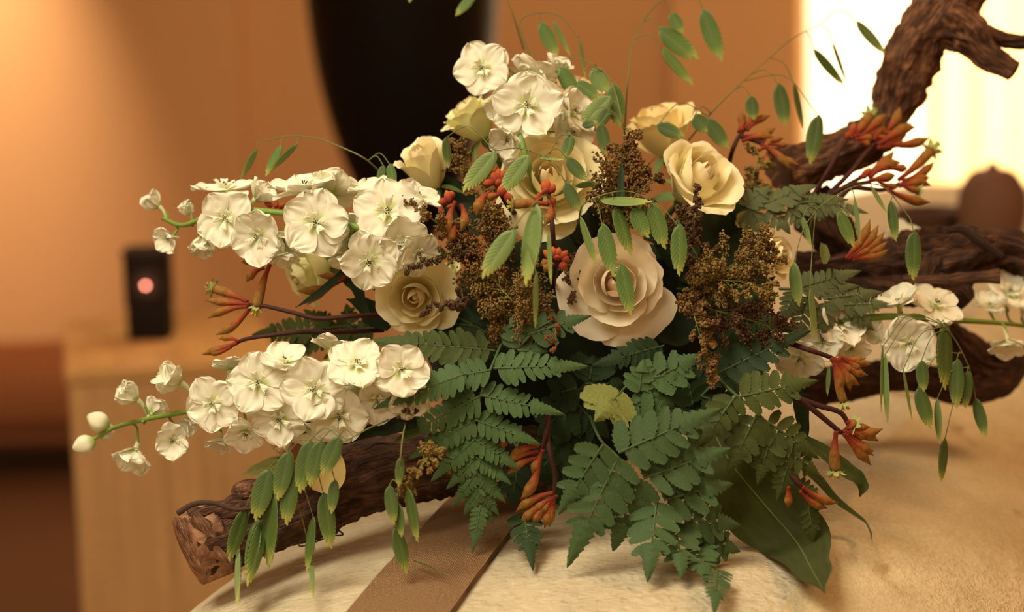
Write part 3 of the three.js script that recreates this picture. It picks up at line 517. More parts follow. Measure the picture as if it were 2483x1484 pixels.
// ---------------------------------------------------------------- brown seed heads
const seedShape = new THREE.IcosahedronGeometry(1, 1);
function seedHead(label, path, spread, count, off = 0, o = {}) {            // path of pixels from the stem to the tip, spread in pixels
  reseed(path[0][0] * 13 + path[0][1] * 7 + count);
  const pts = path.map(([x, y, e = 0], i) => Q(x, y, off + e + (i ? 0 : 0.04))), c = pts[0], t = thing('seed_head', label, 'seed head', c), curve = new THREE.CatmullRomCurve3(rel(pts, c)), S = PXM(spread), geos = [sweep(curve, (s) => lerp(0.0009, 0.0004, s), 24, 6)];
  const seeds = [], br = o.branches ?? 26, len = curve.getLength(), tan = V3();
  for (let b = 0; b < br; b++) {
    const f = (o.from ?? 0.12) + (1 - (o.from ?? 0.12)) * (b + rnd(0.5)) / br, p = curve.getPointAt(Math.min(1, f)); curve.getTangentAt(Math.min(1, f), tan);
    const side = dirC(rnd(-1, 1), rnd(-1, 1), rnd(-0.5, 0.7)); side.addScaledVector(tan, -side.dot(tan)).normalize();
    const L = S * (0.35 + 0.75 * Math.sin(Math.PI * clamp(0.15 + 0.75 * f, 0, 1))) * rnd(0.6, 1.1) * (o.taper ? 1.15 - f * 0.9 : 1), q = p.clone().addScaledVector(side, L * 0.8).addScaledVector(tan, L * rnd(0.4, 0.9)), m = p.clone().lerp(q, 0.5).addScaledVector(tan, L * 0.12);
    geos.push(sweep([p, m, q], () => 0.00035, 6, 4));
    const cv = new THREE.QuadraticBezierCurve3(p, m, q), k = Math.round(1.9 * count / br);
    for (let i = 0; i < k; i++) { const s = Math.sqrt(rnd(0.05, 1)), w = S * 0.13; seeds.push(cv.getPoint(s).add(V3(rnd(-w, w), rnd(-w, w), rnd(-w, w)))); }
  }
  part('stem', mergeGeometries(geos), M.seedStem, t);
  const im = new THREE.InstancedMesh(seedShape, M.seed, seeds.length); im.name = 'seeds'; im.userData.kind = 'stuff'; im.castShadow = im.receiveShadow = true;
  const mm = new THREE.Matrix4(), e = new THREE.Euler(), qq = new THREE.Quaternion(), cc = new THREE.Color(), A = o.tone ?? [lin(112, 66, 36), lin(140, 124, 56)];
  seeds.forEach((p, i) => { const r = PXM(rnd(1.7, 3.3)) * (o.size ?? 1); qq.setFromEuler(e.set(rnd(3), rnd(3), rnd(3))); im.setMatrixAt(i, mm.compose(p, qq, V3(r, r * rnd(1.1, 1.6), r))); const k = Math.pow(rnd(), o.green ?? 1.7); im.setColorAt(i, cc.setRGB(...mix3(A[0], A[1], k)).multiplyScalar(rnd(0.7, 1.15))); });
  t.add(im); return t;
}

// ---------------------------------------------------------------- wood, leaves
function wood(name, label, path, mat, o = {}) {                             // path of [px, py, depth, radius px]
  const pts = path.map(([x, y, d]) => P(x, y, d)), c = pts[0].clone(), sd = o.seed ?? 1, rr = path.map(([, , d, r]) => PXM(r, d)), t = thing(name, label, o.category ?? 'branch', c);
  const curve = new THREE.CatmullRomCurve3(rel(pts, c), false, 'centripetal'), acc = [0]; for (let i = 1; i < pts.length; i++) acc.push(acc[i - 1] + pts[i].distanceTo(pts[i - 1]));
  const R = (s) => { const x = s * acc[acc.length - 1]; let i = 0; while (i < acc.length - 2 && acc[i + 1] < x) i++; return lerp(rr[i], rr[i + 1], sstep((x - acc[i]) / (acc[i + 1] - acc[i]), 0, 1)); };
  const f = o.rough ?? 1, tw = o.twist ?? 1.2;
  part('bark', sweep(curve, (s, a) => { const A = a + s * tw, ca = Math.cos(A), sa = Math.sin(A), l = s * acc[acc.length - 1] * 30; const tip = s > 0.96 && !o.flat ? Math.sqrt(Math.max(0.02, 1 - ((s - 0.96) / 0.041) ** 2)) : 1; return tip * R(s) * (1 + f * (0.36 * N(ca * 1.2, sa * 1.2, l * 0.5 + sd) + 0.26 * (0.3 - Math.abs(N(ca * 2.6, sa * 2.6, l * 0.55 + sd * 3))) + 0.13 * N(ca * 6, sa * 6, l * 1.3 + sd) + 0.14 * N(ca * 3, sa * 3, l * 3 + sd) + 0.07 * N(ca * 9, sa * 9, l * 6))); }, o.nt ?? 220, 56, null, 3), mat, t);
  return t;
}
function blade(name, label, path, mat, o = {}) {                            // a narrow or broad leaf along pixels: [px, py, half width px, off]
  const pts = path.map(([x, y, , e = 0]) => Q(x, y, (o.off ?? 0) + e)), c = pts[0].clone(), curve = new THREE.CatmullRomCurve3(rel(pts, c)), n = dirC(...(o.n ?? [0, 0.4, 1])), ws = path.map((p) => PXM(p[2]));
  const wAt = (s) => { const x = s * (ws.length - 1), i = Math.min(ws.length - 2, Math.floor(x)); return lerp(ws[i], ws[i + 1], sstep(x - i, 0, 1)); };
  const t = thing(name, label, o.category ?? 'leaf', c), tan = V3();
  const sideAt = (s) => { curve.getTangent(s, tan); return V3().crossVectors(tan, n).normalize(); };
  part('leaf_blade', grid(14, 60, (u, v) => { const p = curve.getPoint(v), sd = sideAt(v), w = wAt(v) * (1 + 0.05 * N(v * 9, u > 0 ? 1 : 5, 2)), tw = (o.roll ?? 0) * v, side = sd.clone().multiplyScalar(Math.cos(tw)).addScaledVector(n, Math.sin(tw)); const q = p.addScaledVector(side, u * w).addScaledVector(n, w * ((o.fold ?? 0.25) * Math.abs(u) - 0.02 * Math.abs(Math.sin(v * 60 + Math.abs(u) * 9)) * 0.5 + 0.10 * N(u * 2, v * 5, 4))); return [q.x, q.y, q.z]; }), mat, t);
  if (o.rib) part('midrib', sweep([0, 0.2, 0.4, 0.6, 0.8, 0.97].map((v) => curve.getPoint(v).addScaledVector(n, 0.0002)), (s) => lerp(o.rib, 0.0003, s), 30, 6), M.leafPale, t);
  return t;
}
// ================================================================ the arrangement
// --- driftwood
{
  const log = wood('driftwood_branch', 'thick brown driftwood branch with a sawn end lying under the lower delphinium', [[478, 1322, 1.71, 88], [560, 1296, 1.715, 80], [700, 1238, 1.735, 78], [820, 1180, 1.75, 84], [960, 1138, 1.76, 84], [1150, 1120, 1.79, 80], [1330, 1110, 1.82, 70]], M.barkDark, { seed: 3, rough: 0.8, twist: 0.5 });
  reseed(77);
  const c = log.position, e0 = P(470, 1327, 1.707), ax = e0.clone().sub(P(600, 1270, 1.725)).normalize(), R = PXM(90, 1.65), q = quatYZ(ax, dirC(0, 1, 0.2));
  part('sawn_end', (() => { const g = sweep([V3(0, -0.022, 0), V3(0, -0.004, 0), V3(0, 0.004, 0)], (t, a) => R * (1.05 - 0.03 * t) * (1 + 0.05 * Math.sin(3 * a + 1) + 0.04 * N(Math.cos(a) * 3, Math.sin(a) * 3, 2)), 6, 48); return g; })(), M.cutWood, log, e0.clone().sub(c), q);
  for (const [x, y, l, w, tx, ty, dz] of [[436, 1262, 130, 50, 505, 1395, -0.012], [470, 1250, 150, 46, 560, 1370, -0.022], [520, 1240, 120, 40, 640, 1222, -0.02], [600, 1215, 130, 34, 720, 1175, -0.02], [660, 1290, 150, 30, 800, 1235, -0.024], [640, 1195, 90, 30, 560, 1215, -0.01], [850, 1210, 160, 26, 1000, 1180, -0.026], [760, 1150, 120, 24, 880, 1110, -0.026]]) {
    const d = 1.695 + dz + (x - 436) * 0.00018, A = P(x, y, d), B = P(tx, ty, d + 0.006), Y = B.clone().sub(A), L = Y.length(), Wd = PXM(w), sd = rnd(50);
    part('bark_flake', grid(8, 16, (u, v) => [u * Wd * 0.5 * Math.pow(Math.sin(Math.PI * (0.1 + 0.84 * v)), 0.5) * (1 + 0.3 * N(v * 5, u > 0 ? 1 : 4, sd)), v * L, Wd * (0.18 * N(u * 2, v * 4, sd) - 0.22 * u * u)]), x < 500 ? M.cutWood : M.bark, log, A.clone().sub(c), quatYZ(Y, dirC(-0.1, 0.3, 1)));
  }
  part('knot', new THREE.IcosahedronGeometry(PXM(40), 4).scale(1.2, 0.7, 0.8), M.bark, log, P(610, 1190, 1.715).sub(c));
  const tw = [[430, 1245], [470, 1222], [520, 1220], [565, 1235], [610, 1232], [660, 1215]].map(([x, y]) => P(x, y, 1.665));
  const g = sweep(tw, (s) => 0.0022 * (1.1 - 0.5 * s) * (1 + 0.2 * N(s * 30, 1)), 40, 7); single('dry_twig', g, M.twig, 'thin dark dry twig curling along the sawn end of the driftwood branch', 'twig');
  wood('upright_root', 'upright gnarled brown root rising before the bright window', [[1890, 420, 1.90, 62], [1990, 388, 1.915, 50], [2090, 350, 1.93, 48], [2150, 290, 1.94, 42], [2185, 190, 1.94, 62], [2225, 100, 1.94, 62], [2290, 20, 1.945, 66], [2330, -60, 1.95, 62]], M.bark, { seed: 9, rough: 1.1, category: 'root' });
  wood('forked_root', 'short forked brown root reaching sideways from the upright root', [[2290, 50, 1.935, 55], [2350, 85, 1.93, 46], [2390, 130, 1.925, 30], [2462, 178, 1.92, 24]], M.bark, { seed: 14, rough: 1.1, nt: 120, category: 'root' });
  wood('thin_root', 'thin brown root running out past the forked root', [[2330, 60, 1.94, 34], [2390, 85, 1.94, 22], [2440, 98, 1.945, 17], [2520, 104, 1.95, 15]], M.bark, { seed: 22, nt: 120, category: 'root' });
  const mid = wood('gnarled_root', 'thick gnarled dark root with a broken side stub beside the ferns', [[1930, 660, 1.93, 40], [2060, 660, 1.92, 48], [2180, 655, 1.91, 70], [2280, 640, 1.905, 84], [2370, 615, 1.91, 66], [2440, 610, 1.915, 50], [2500, 660, 1.92, 42], [2530, 740, 1.93, 36]], M.barkDark, { seed: 31, rough: 1.3, category: 'root' });
  const mc = mid.position;
  part('side_stub', sweep([[2190, 680], [2260, 682], [2340, 675], [2424, 669]].map(([x, y], i) => P(x, y, 1.86 - i * 0.004).sub(mc)), (s, a) => PXM(15 + 5 * sstep(s, 0.85, 1)) * (1 + 0.15 * N(s * 9, Math.cos(a) * 2, Math.sin(a) * 2)), 60, 20, null, 2), M.bark, mid);
  part('knot', sweep([[2260, 620], [2250, 680], [2320, 710], [2345, 735]].map(([x, y]) => P(x, y, 1.88).sub(mc)), (s, a) => PXM(44) * Math.pow(Math.sin(Math.PI * (0.12 + 0.76 * s)), 0.5) * (1 + 0.25 * N(s * 6, Math.cos(a) * 2, Math.sin(a) * 2)), 50, 24, null, 2), M.barkDark, mid);
  part('bark_strip', sweep([[2296, 560], [2330, 556], [2370, 580], [2420, 615], [2432, 622]].map(([x, y]) => P(x, y, 1.87).sub(mc)), (s, a) => PXM(13) * (1 - 0.4 * Math.abs(2 * s - 1)) * (1 + 0.2 * N(s * 9, Math.cos(a) * 2, Math.sin(a) * 2)), 50, 14, null, 2), M.barkDark, mid);
  wood('looping_root', 'dark root looping down to the coffin below the side delphinium', [[2270, 690, 1.96, 30], [2290, 790, 1.985, 28], [2340, 850, 2.0, 38], [2420, 880, 2.02, 44], [2455, 850, 2.02, 30], [2440, 900, 2.02, 40], [2360, 940, 2.01, 42], [2200, 912, 2.0, 34], [2050, 925, 1.99, 42], [1920, 940, 1.95, 44]], M.barkDark, { seed: 41, rough: 1.1, category: 'root' });
  wood('hidden_root', 'dark root behind the kangaroo paw next to the fern tip', [[1960, 470, 1.93, 46], [1990, 530, 1.93, 56], [2040, 600, 1.94, 50], [2060, 680, 1.95, 40]], M.barkDark, { seed: 52, nt: 120, category: 'root' });
}
// --- the block that holds the stems, hidden in the middle
{
  const c = Q(1400, 1180, 0.10), g = new THREE.SphereGeometry(1, 48, 32), p = g.attributes.position;
  const sx = 0.125, sy = 0.10, sz = 0.055;
  for (let i = 0; i < p.count; i++) { const k = 1 + 0.10 * N(p.getX(i) * 4, p.getY(i) * 4, p.getZ(i) * 4); p.setXYZ(i, p.getX(i) * sx * k, p.getY(i) * sy * k, p.getZ(i) * sz * k); }
  g.computeVertexNormals(); g.translate(...Q(1400, 850, 0.125).toArray());
  single('moss_block', g, M.foam, 'dark green moss block deep among the stems under the roses', 'moss block');
}
// --- roses
rose(1494, 690, 140, [0.0, 0.10, 1], 'open', 'blush', 'large open blush rose facing the viewer, lowest and centremost rose', -0.005, 3, { tall: 1.0, stem: [0, -0.5, -1] });
rose(1335, 438, 140, [-0.05, 0.42, 1], 'open', 'cream', 'wide open cream rose with its heart tilted up, beneath the topmost delphinium', 0.0, 4);
rose(1692, 440, 136, [0.45, 0.55, 0.75], 'half', 'cream', 'half open cream rose beside the brown seed head, heart turned up and outward', 0.01, 5);
rose(1602, 318, 124, [-0.25, 0.85, 0.2], 'half', 'yellow', 'blurred yellow rose behind the cream roses under the tall grass stem', 0.09, 6);
rose(1035, 415, 104, [-0.35, 0.75, 0.45], 'cup', 'cream', 'pale pink tinged rose seen from its side, above the upper delphinium', 0.02, 7, { tall: 1.15 });
rose(1146, 292, 104, [-0.5, 0.75, 0.2], 'half', 'green', 'greenish cream rose in profile under the topmost delphinium bloom', 0.04, 8);
rose(1008, 718, 108, [-0.1, -0.18, 1], 'open', 'cream', 'pale green rimmed rose with a pink heart over the fern, between the two long delphiniums', 0.0, 9);
rose(752, 662, 96, [-0.75, -0.35, 0.35], 'half', 'green', 'greenish white rose in profile hanging under the upper delphinium', 0.03, 10, { stem: [0.9, 0.2, -0.3] });
rose(1868, 622, 88, [0.75, 0.1, 0.5], 'half', 'cream', 'cream rose turned to the roots, half hidden behind brown seed heads', 0.03, 11);
rose(688, 1078, 48, [-0.5, -0.6, 0.4], 'cup', 'peach', 'small peach rose peeking out under the lower delphinium', 0.03, 12, { stem: [0.8, 0.5, -0.4] });
rose(1395, 238, 100, [0.1, 0.9, 0.35], 'half', 'peach', 'blurred peach rose behind the topmost delphinium', 0.08, 13);
rose(1815, 545, 52, [-0.2, 0.5, 0.5], 'cup', 'green', 'small greenish rose between the half open cream rose and the fern tip', 0.04, 14);
rose(1090, 660, 50, [0.2, 0.5, 0.6], 'cup', 'green', 'small pale rose sunk behind the brown seed heads beside the pink hearted rose', 0.06, 15);
loosePetal(812, 1095, 105, [-0.35, -0.9, 0.1], [0.5, 0.1, 1], 'yellow', 'curled yellowed petal hanging over the driftwood branch', -0.045, 4);
// --- delphiniums: path of the stem from tip to base, then blooms [x, y, radius, facing right, up, towards, cup, depth]
delphinium('long white delphinium spike reaching out over the lantern, the upper one', [[395, 530], [450, 545], [540, 510], [660, 514], [800, 535], [930, 570], [1080, 620, 0.04]], [
  [388, 503, 34, -0.75, 0.6, 0.1, 62], [411, 577, 38, -0.45, -0.3, 0.8, 42], [492, 570, 38, 0.0, -0.9, 0.35, 66], [462, 522, 26, -0.4, 0.8, 0.2, 70],
  [543, 462, 72, 0.05, 0.95, 0.22, 12], [547, 530, 66, -0.05, 0.05, 1, 5, -0.01], [618, 485, 40, 0.5, 0.5, 0.1, 50, 0.02], [628, 572, 66, -0.25, -0.25, 0.9, 16, -0.005],
  [742, 462, 84, -0.2, 0.93, 0.25, 14], [802, 470, 62, 0.3, 0.6, -0.4, 30, 0.02], [766, 540, 80, 0.0, 0.05, 1, 8, -0.012], [705, 572, 52, -0.2, -0.6, 0.4, 34, 0.01], [690, 610, 40, 0.1, -0.9, 0.3, 40, 0.012],
  [940, 515, 82, 0.1, 0.22, 1, 6, -0.008], [900, 475, 56, -0.2, 0.8, 0.2, 25, 0.02], [860, 560, 58, 0.1, -0.2, 0.6, 30, 0.02], [898, 632, 70, -0.15, -0.35, 0.9, 10, -0.008], [968, 590, 66, 0.4, -0.1, 0.7, 24], [1012, 612, 54, 0.4, -0.35, 0.75, 14, 0.005], [840, 620, 44, -0.2, -0.7, 0.4, 34, 0.015], [1010, 480, 56, 0.5, 0.7, 0.3, 20, 0.02], [820, 580, 46, 0, -0.4, 0.5, 30, 0.02],
], { off: -0.055, seed: 21 });
delphinium('long white delphinium spike with green buds at its tip, the lower one over the driftwood', [[212, 1074], [262, 1044], [330, 1022], [420, 1004], [520, 985], [680, 950], [850, 925], [1040, 900, 0.04]], [
  [204, 1079, 26, -0.9, -0.35, 0.2, 95], [238, 1022, 27, -0.85, 0.5, 0.2, 95], [258, 1048, 22, -0.2, -0.5, 0.5, 95, 0.01], [336, 972, 40, -0.7, 0.55, 0.25, 66], [366, 1004, 32, 0.3, 0.5, -0.2, 60, 0.012], [330, 1088, 44, -0.2, -0.75, 0.5, 52], [421, 1066, 47, -0.1, -0.25, 0.95, 30], [440, 930, 48, -0.75, 0.4, 0.35, 58],
  [518, 980, 66, -0.15, 0.0, 1, 6, -0.01], [556, 898, 46, -0.1, 0.9, -0.1, 30, 0.02], [474, 1020, 30, -0.4, -0.3, 0.3, 50, 0.02], [626, 928, 70, -0.05, 0.15, 1, 6, -0.014], [690, 880, 56, 0.0, 0.85, 0.45, 18, 0.0], [762, 945, 76, -0.05, 0.08, 1, 6, -0.018], [678, 1016, 62, -0.05, -0.15, 0.95, 10, -0.004], [596, 1046, 50, -0.1, -0.6, 0.6, 18, 0.0], [535, 1060, 40, -0.1, -0.8, 0.3, 40, 0.012], [824, 1008, 68, 0.05, -0.25, 0.95, 10, -0.008], [866, 885, 68, 0.1, 0.55, 0.8, 8, -0.012], [800, 850, 48, 0.1, 0.8, -0.2, 25, 0.015], [972, 898, 66, 0.2, 0.25, 0.95, 8, -0.008], [915, 970, 58, 0.1, -0.3, 0.8, 16, 0.004], [990, 965, 52, 0.3, -0.3, 0.8, 14, 0.006], [740, 1040, 44, 0, -0.7, 0.5, 22, 0.01], [880, 930, 56, 0, 0.1, 0.8, 20, 0.012], [640, 980, 46, 0, 0, 0.8, 20, 0.012],
], { off: -0.075, seed: 33 });
delphinium('short white delphinium standing topmost in the arrangement', [[1215, 150], [1236, 200], [1250, 280], [1275, 380], [1310, 480, 0.05]], [
  [1170, 166, 64, -0.12, 0.1, 1, 4, -0.01], [1285, 190, 66, 0.25, 0.75, -0.15, 22, 0.01], [1310, 215, 52, 0.6, 0.45, 0.2, 34, 0.012], [1278, 258, 82, 0.0, 0.05, 1, 4, -0.02], [1385, 275, 62, 0.5, 0.2, 0.4, 24, 0.02], [1218, 260, 40, -0.4, -0.3, 0.4, 44, 0.005], [1232, 335, 46, -0.3, -0.5, 0.6, 36, 0.0], [1385, 322, 56, 0.35, 0.1, 0.7, 16, 0.03], [1260, 395, 40, -0.2, -0.6, 0.5, 40, 0.015], [1340, 175, 34, 0.5, 0.7, 0.2, 50, 0.03],
], { off: -0.03, seed: 45 });
delphinium('white delphinium spike lying outward beneath the gnarled root', [[2540, 800, 0.02], [2483, 790, 0.02], [2380, 780, 0.01], [2280, 775], [2140, 768], [2000, 790]], [
  [2180, 738, 58, -0.3, 0.75, 0.35, 24], [2268, 742, 66, 0.2, 0.75, 0.6, 12], [2202, 832, 62, 0.0, -0.1, 1, 6, -0.01], [2032, 786, 62, 0.4, 0.3, 0.7, 14], [1995, 830, 54, -0.2, 0.1, 0.8, 18], [1940, 866, 56, -0.2, -0.5, 0.8, 12], [2060, 840, 46, 0.2, -0.4, 0.6, 24, 0.01], [2445, 715, 66, 0.2, 0.6, 0.5, 18, 0.04], [2442, 826, 46, -0.1, -0.8, 0.4, 34, 0.01], [2495, 740, 50, 0.4, 0.3, 0.7, 18, 0.03], [2400, 745, 44, 0, 0.7, 0.4, 24, 0.05], [2100, 800, 44, 0.3, 0.2, 0.6, 24, 0.02],
], { off: 0.0, seed: 57 });
// --- kangaroo paws
paw('orange kangaroo paw with dark stem between the two long delphiniums', [[[930, 765, 0.04], [860, 766, 0.01], [770, 772], [710, 758], [640, 742], [600, 738]], [[930, 800, 0.06], [800, 806, 0.03], [720, 806, 0.01], [650, 814], [590, 824], [555, 842]]], [
  [600, 732, 520, 700, 24, 3], [604, 738, 498, 728, 22, 0], [600, 744, 504, 772, 22, 1], [606, 748, 524, 812, 24, 2], [655, 640, 622, 745, 25, 3], [640, 650, 598, 684, 24, 1], [628, 628, 586, 636, 20, 0], [660, 500, 642, 492, 14, 'knob'], [668, 505, 672, 488, 14, 'knob'], [676, 505, 690, 494, 14, 'knob'], [612, 620, 588, 616, 16, 'knob'], [575, 832, 490, 860, 22, 0], [580, 828, 530, 822, 16, 1], [560, 842, 500, 854, 18, 2],
], -0.03, { fat: 0.95 });
paw('rust coloured kangaroo paw under the greenish rose in profile', [[[940, 715, 0.03], [890, 690, 0.01], [840, 676]]], [[838, 676, 745, 740, 24, 1], [828, 680, 722, 706, 24, 2], [846, 672, 770, 668, 18, 0]], -0.005);
paw('kangaroo paw of orange buds hanging over the brown seed head, beside the upper delphinium', [[[1130, 560, 0.06], [1110, 510, 0.02], [1090, 480]]], [[1090, 490, 1082, 462, 20, 'knob'], [1085, 488, 1062, 490, 20, 'knob'], [1090, 495, 1094, 505, 20, 'knob'], [1075, 505, 1064, 515, 20, 'knob'], [1098, 480, 1092, 464, 18, 'knob'], [1104, 488, 1090, 580, 26, 1], [1118, 495, 1118, 560, 26, 2], [1106, 545, 1088, 590, 24, 0]], -0.045);
paw('kangaroo paw of red buds between two hanging grass leaves, before the tilted cream rose', [[[1250, 520, 0.05], [1225, 490, 0.02], [1205, 450]]], [[1205, 445, 1186, 408, 20, 'knob'], [1210, 440, 1206, 405, 20, 'knob'], [1216, 440, 1222, 412, 20, 'knob'], [1200, 442, 1168, 444, 20, 'knob'], [1215, 450, 1204, 434, 22, 'knob'], [1222, 475, 1210, 452, 24, 'knob'], [1190, 465, 1156, 525, 30, 1], [1215, 470, 1175, 480, 22, 0], [1222, 480, 1244, 478, 26, 'knob']], -0.04);
paw('kangaroo paw with one sideways open green star on the cream rose petals', [[[1345, 620, 0.03], [1340, 560], [1336, 500], [1328, 460]]], [[1326, 470, 1316, 440, 20, 'knob'], [1330, 468, 1326, 434, 20, 'knob'], [1334, 468, 1344, 446, 20, 'knob'], [1328, 470, 1318, 458, 24, 'knob'], [1316, 480, 1298, 478, 26, 'knob'], [1330, 495, 1246, 496, 24, 3], [1336, 482, 1318, 548, 26, 2], [1334, 480, 1342, 500, 26, 'knob']], -0.06);
paw('orange kangaroo paw buds beside the blush rose', [[[1340, 700, 0.06], [1346, 660, 0.02], [1350, 635]]], [[1345, 625, 1340, 598, 20, 'knob'], [1352, 625, 1356, 600, 20, 'knob'], [1358, 628, 1376, 608, 20, 'knob'], [1340, 628, 1318, 606, 20, 'knob'], [1340, 634, 1310, 640, 24, 0], [1345, 640, 1320, 662, 24, 1], [1360, 636, 1372, 655, 22, 'knob'], [1350, 632, 1352, 618, 22, 'knob'], [1362, 626, 1382, 632, 20, 'knob']], -0.05);
paw('kangaroo paw behind the half open cream rose, nearest the tall grass stem', [[[1760, 430, 0.03], [1778, 360], [1796, 325], [1820, 300]], [[1796, 330], [1850, 350], [1880, 380]]], [[1800, 318, 1798, 270, 22, 0], [1806, 312, 1826, 264, 22, 1], [1812, 316, 1868, 280, 20, 2], [1804, 330, 1880, 310, 24, 1], [1800, 342, 1882, 335, 22, 2], [1790, 320, 1808, 285, 18, 0], [1845, 350, 1915, 410, 22, 2], [1850, 345, 1900, 335, 18, 0], [1868, 360, 1940, 400, 22, 1], [1860, 372, 1862, 398, 18, 3], [1870, 350, 1912, 352, 16, 0], [1840, 365, 1868, 330, 18, 1]], 0.055);
paw('largest orange kangaroo paw in front of the upright root', [[[1975, 470, 0.02], [2010, 410], [2045, 350], [2070, 325]], [[2000, 480, 0.02], [2060, 420], [2100, 370], [2140, 330]]], [[2062, 335, 2108, 282, 24, 3], [2070, 330, 2148, 303, 26, 1], [2075, 338, 2118, 335, 24, 0], [2140, 325, 2182, 258, 26, 1], [2130, 350, 2212, 298, 28, 0], [2140, 345, 2222, 308, 26, 2], [2145, 352, 2200, 320, 24, 0], [2150, 350, 2254, 333, 26, 1], [2130, 358, 2190, 330, 24, 1], [2090, 330, 2150, 275, 24, 0], [2062, 330, 2072, 300, 18, 'knob'], [2120, 340, 2150, 310, 24, 2], [2110, 330, 2160, 340, 22, 0], [2050, 335, 2062, 322, 16, 'knob'], [2125, 320, 2200, 330, 22, 0], [2085, 345, 2110, 350, 18, 0]], 0.05, { fat: 0.95 });
paw('rust kangaroo paw with thin black stems before the bright window, below the largest one', [[[1990, 490, 0.02], [2050, 455], [2110, 440]], [[2000, 500, 0.02], [2040, 475], [2064, 456], [2140, 460], [2180, 445]], [[2020, 470], [2070, 440], [2100, 425]]], [[2085, 430, 2168, 365, 26, 1], [2110, 430, 2185, 394, 28, 2], [2110, 438, 2172, 425, 26, 0], [2160, 408, 2200, 408, 22, 0], [2130, 440, 2180, 450, 18, 1], [2180, 435, 2256, 366, 26, 3], [2190, 438, 2265, 392, 22, 1], [2195, 440, 2254, 430, 22, 0], [2185, 445, 2258, 450, 20, 2], [2150, 458, 2256, 490, 24, 1], [2190, 450, 2226, 462, 18, 3], [2200, 436, 2256, 412, 20, 0], [2090, 432, 2110, 408, 18, 'knob'], [2180, 450, 2235, 442, 22, 0]], 0.045);
paw('kangaroo paw fanned upward on the gnarled root', [[[1980, 640, 0.02], [2030, 628], [2060, 622]]], [[2052, 625, 2110, 532, 24, 1], [2060, 625, 2130, 545, 24, 1], [2066, 625, 2145, 562, 22, 1], [2070, 626, 2152, 585, 22, 1], [2074, 628, 2155, 604, 20, 1], [2066, 630, 2140, 620, 22, 0], [2056, 628, 2120, 600, 22, 0], [2050, 628, 2100, 572, 22, 0]], 0.0, { fat: 1.2 });
paw('dark red kangaroo paw drooping beside the side delphinium', [[[1910, 830, 0.02], [1960, 848], [2010, 865], [2030, 875]]], [[2015, 868, 2038, 955, 26, 2], [2022, 870, 2062, 950, 24, 2], [2030, 870, 2085, 935, 26, 1], [2034, 870, 2105, 910, 24, 1], [2036, 868, 2112, 885, 22, 0], [2040, 866, 2100, 868, 20, 1], [2030, 874, 2070, 905, 24, 0], [2045, 870, 2090, 900, 24, 0], [2022, 880, 2046, 975, 22, 3]], -0.055, { fat: 1.1 });
paw('red kangaroo paw standing free over the cream coffin beside the fern', [[[1900, 950, 0.01], [1960, 985], [2010, 1025], [2040, 1050]], [[1930, 965, 0.01], [1990, 985], [2040, 1002], [2058, 1030]]], [[2028, 1045, 2025, 1140, 28, 3], [2045, 1050, 2112, 1128, 28, 0], [2045, 1045, 2140, 1040, 26, 1], [2050, 1050, 2130, 1070, 26, 2], [2052, 1052, 2120, 1094, 28, 1], [2055, 1050, 2118, 1105, 24, 0], [2050, 1040, 2110, 1035, 22, 0], [2055, 1020, 2068, 1028, 26, 3], [2058, 1045, 2105, 1060, 26, 0]], -0.075, { fat: 1.15 });
paw('long orange kangaroo paw hanging in two bunches behind the fern centre', [[[1330, 985, 0.05], [1326, 1040], [1316, 1080], [1304, 1110]], [[1328, 985, 0.05], [1330, 1080], [1346, 1160], [1340, 1215]]], [[1308, 1082, 1232, 1112, 24, 1], [1306, 1095, 1215, 1128, 22, 1], [1304, 1110, 1228, 1152, 24, 1], [1308, 1118, 1262, 1212, 30, 2], [1316, 1090, 1290, 1150, 26, 0], [1342, 1195, 1250, 1242, 26, 1], [1340, 1210, 1262, 1276, 28, 1], [1340, 1215, 1292, 1280, 28, 1], [1342, 1215, 1320, 1280, 26, 0], [1338, 1205, 1290, 1240, 22, 0], [1342, 1205, 1312, 1245, 22, 0], [1344, 1200, 1332, 1278, 22, 0], [1140, 1070, 1100, 1120, 22, 0], [1180, 1060, 1130, 1080, 22, 0], [1200, 1080, 1232, 1076, 22, 0], [1140, 1130, 1080, 1150, 22, 0], [1190, 1150, 1215, 1165, 20, 0]], -0.045, { fat: 1.1 });
paw('dark red kangaroo paw half covered by the fern over the broad leaf', [[[1900, 1130, 0.01], [1935, 1170], [1960, 1195]]], [[1945, 1180, 2032, 1220, 24, 1], [1940, 1190, 2006, 1232, 24, 1], [1912, 1180, 1912, 1232, 22, 0]], -0.09, { fat: 1.05 });
delphinium('blurred white delphinium bloom behind the gnarled root below the dark bowl', [[2180, 600], [2200, 640], [2215, 690]], [[2196, 572, 46, 0.0, 0.8, 0.4, 20], [2240, 590, 34, 0.5, 0.5, 0.3, 40]], { off: 0.22, seed: 91 });
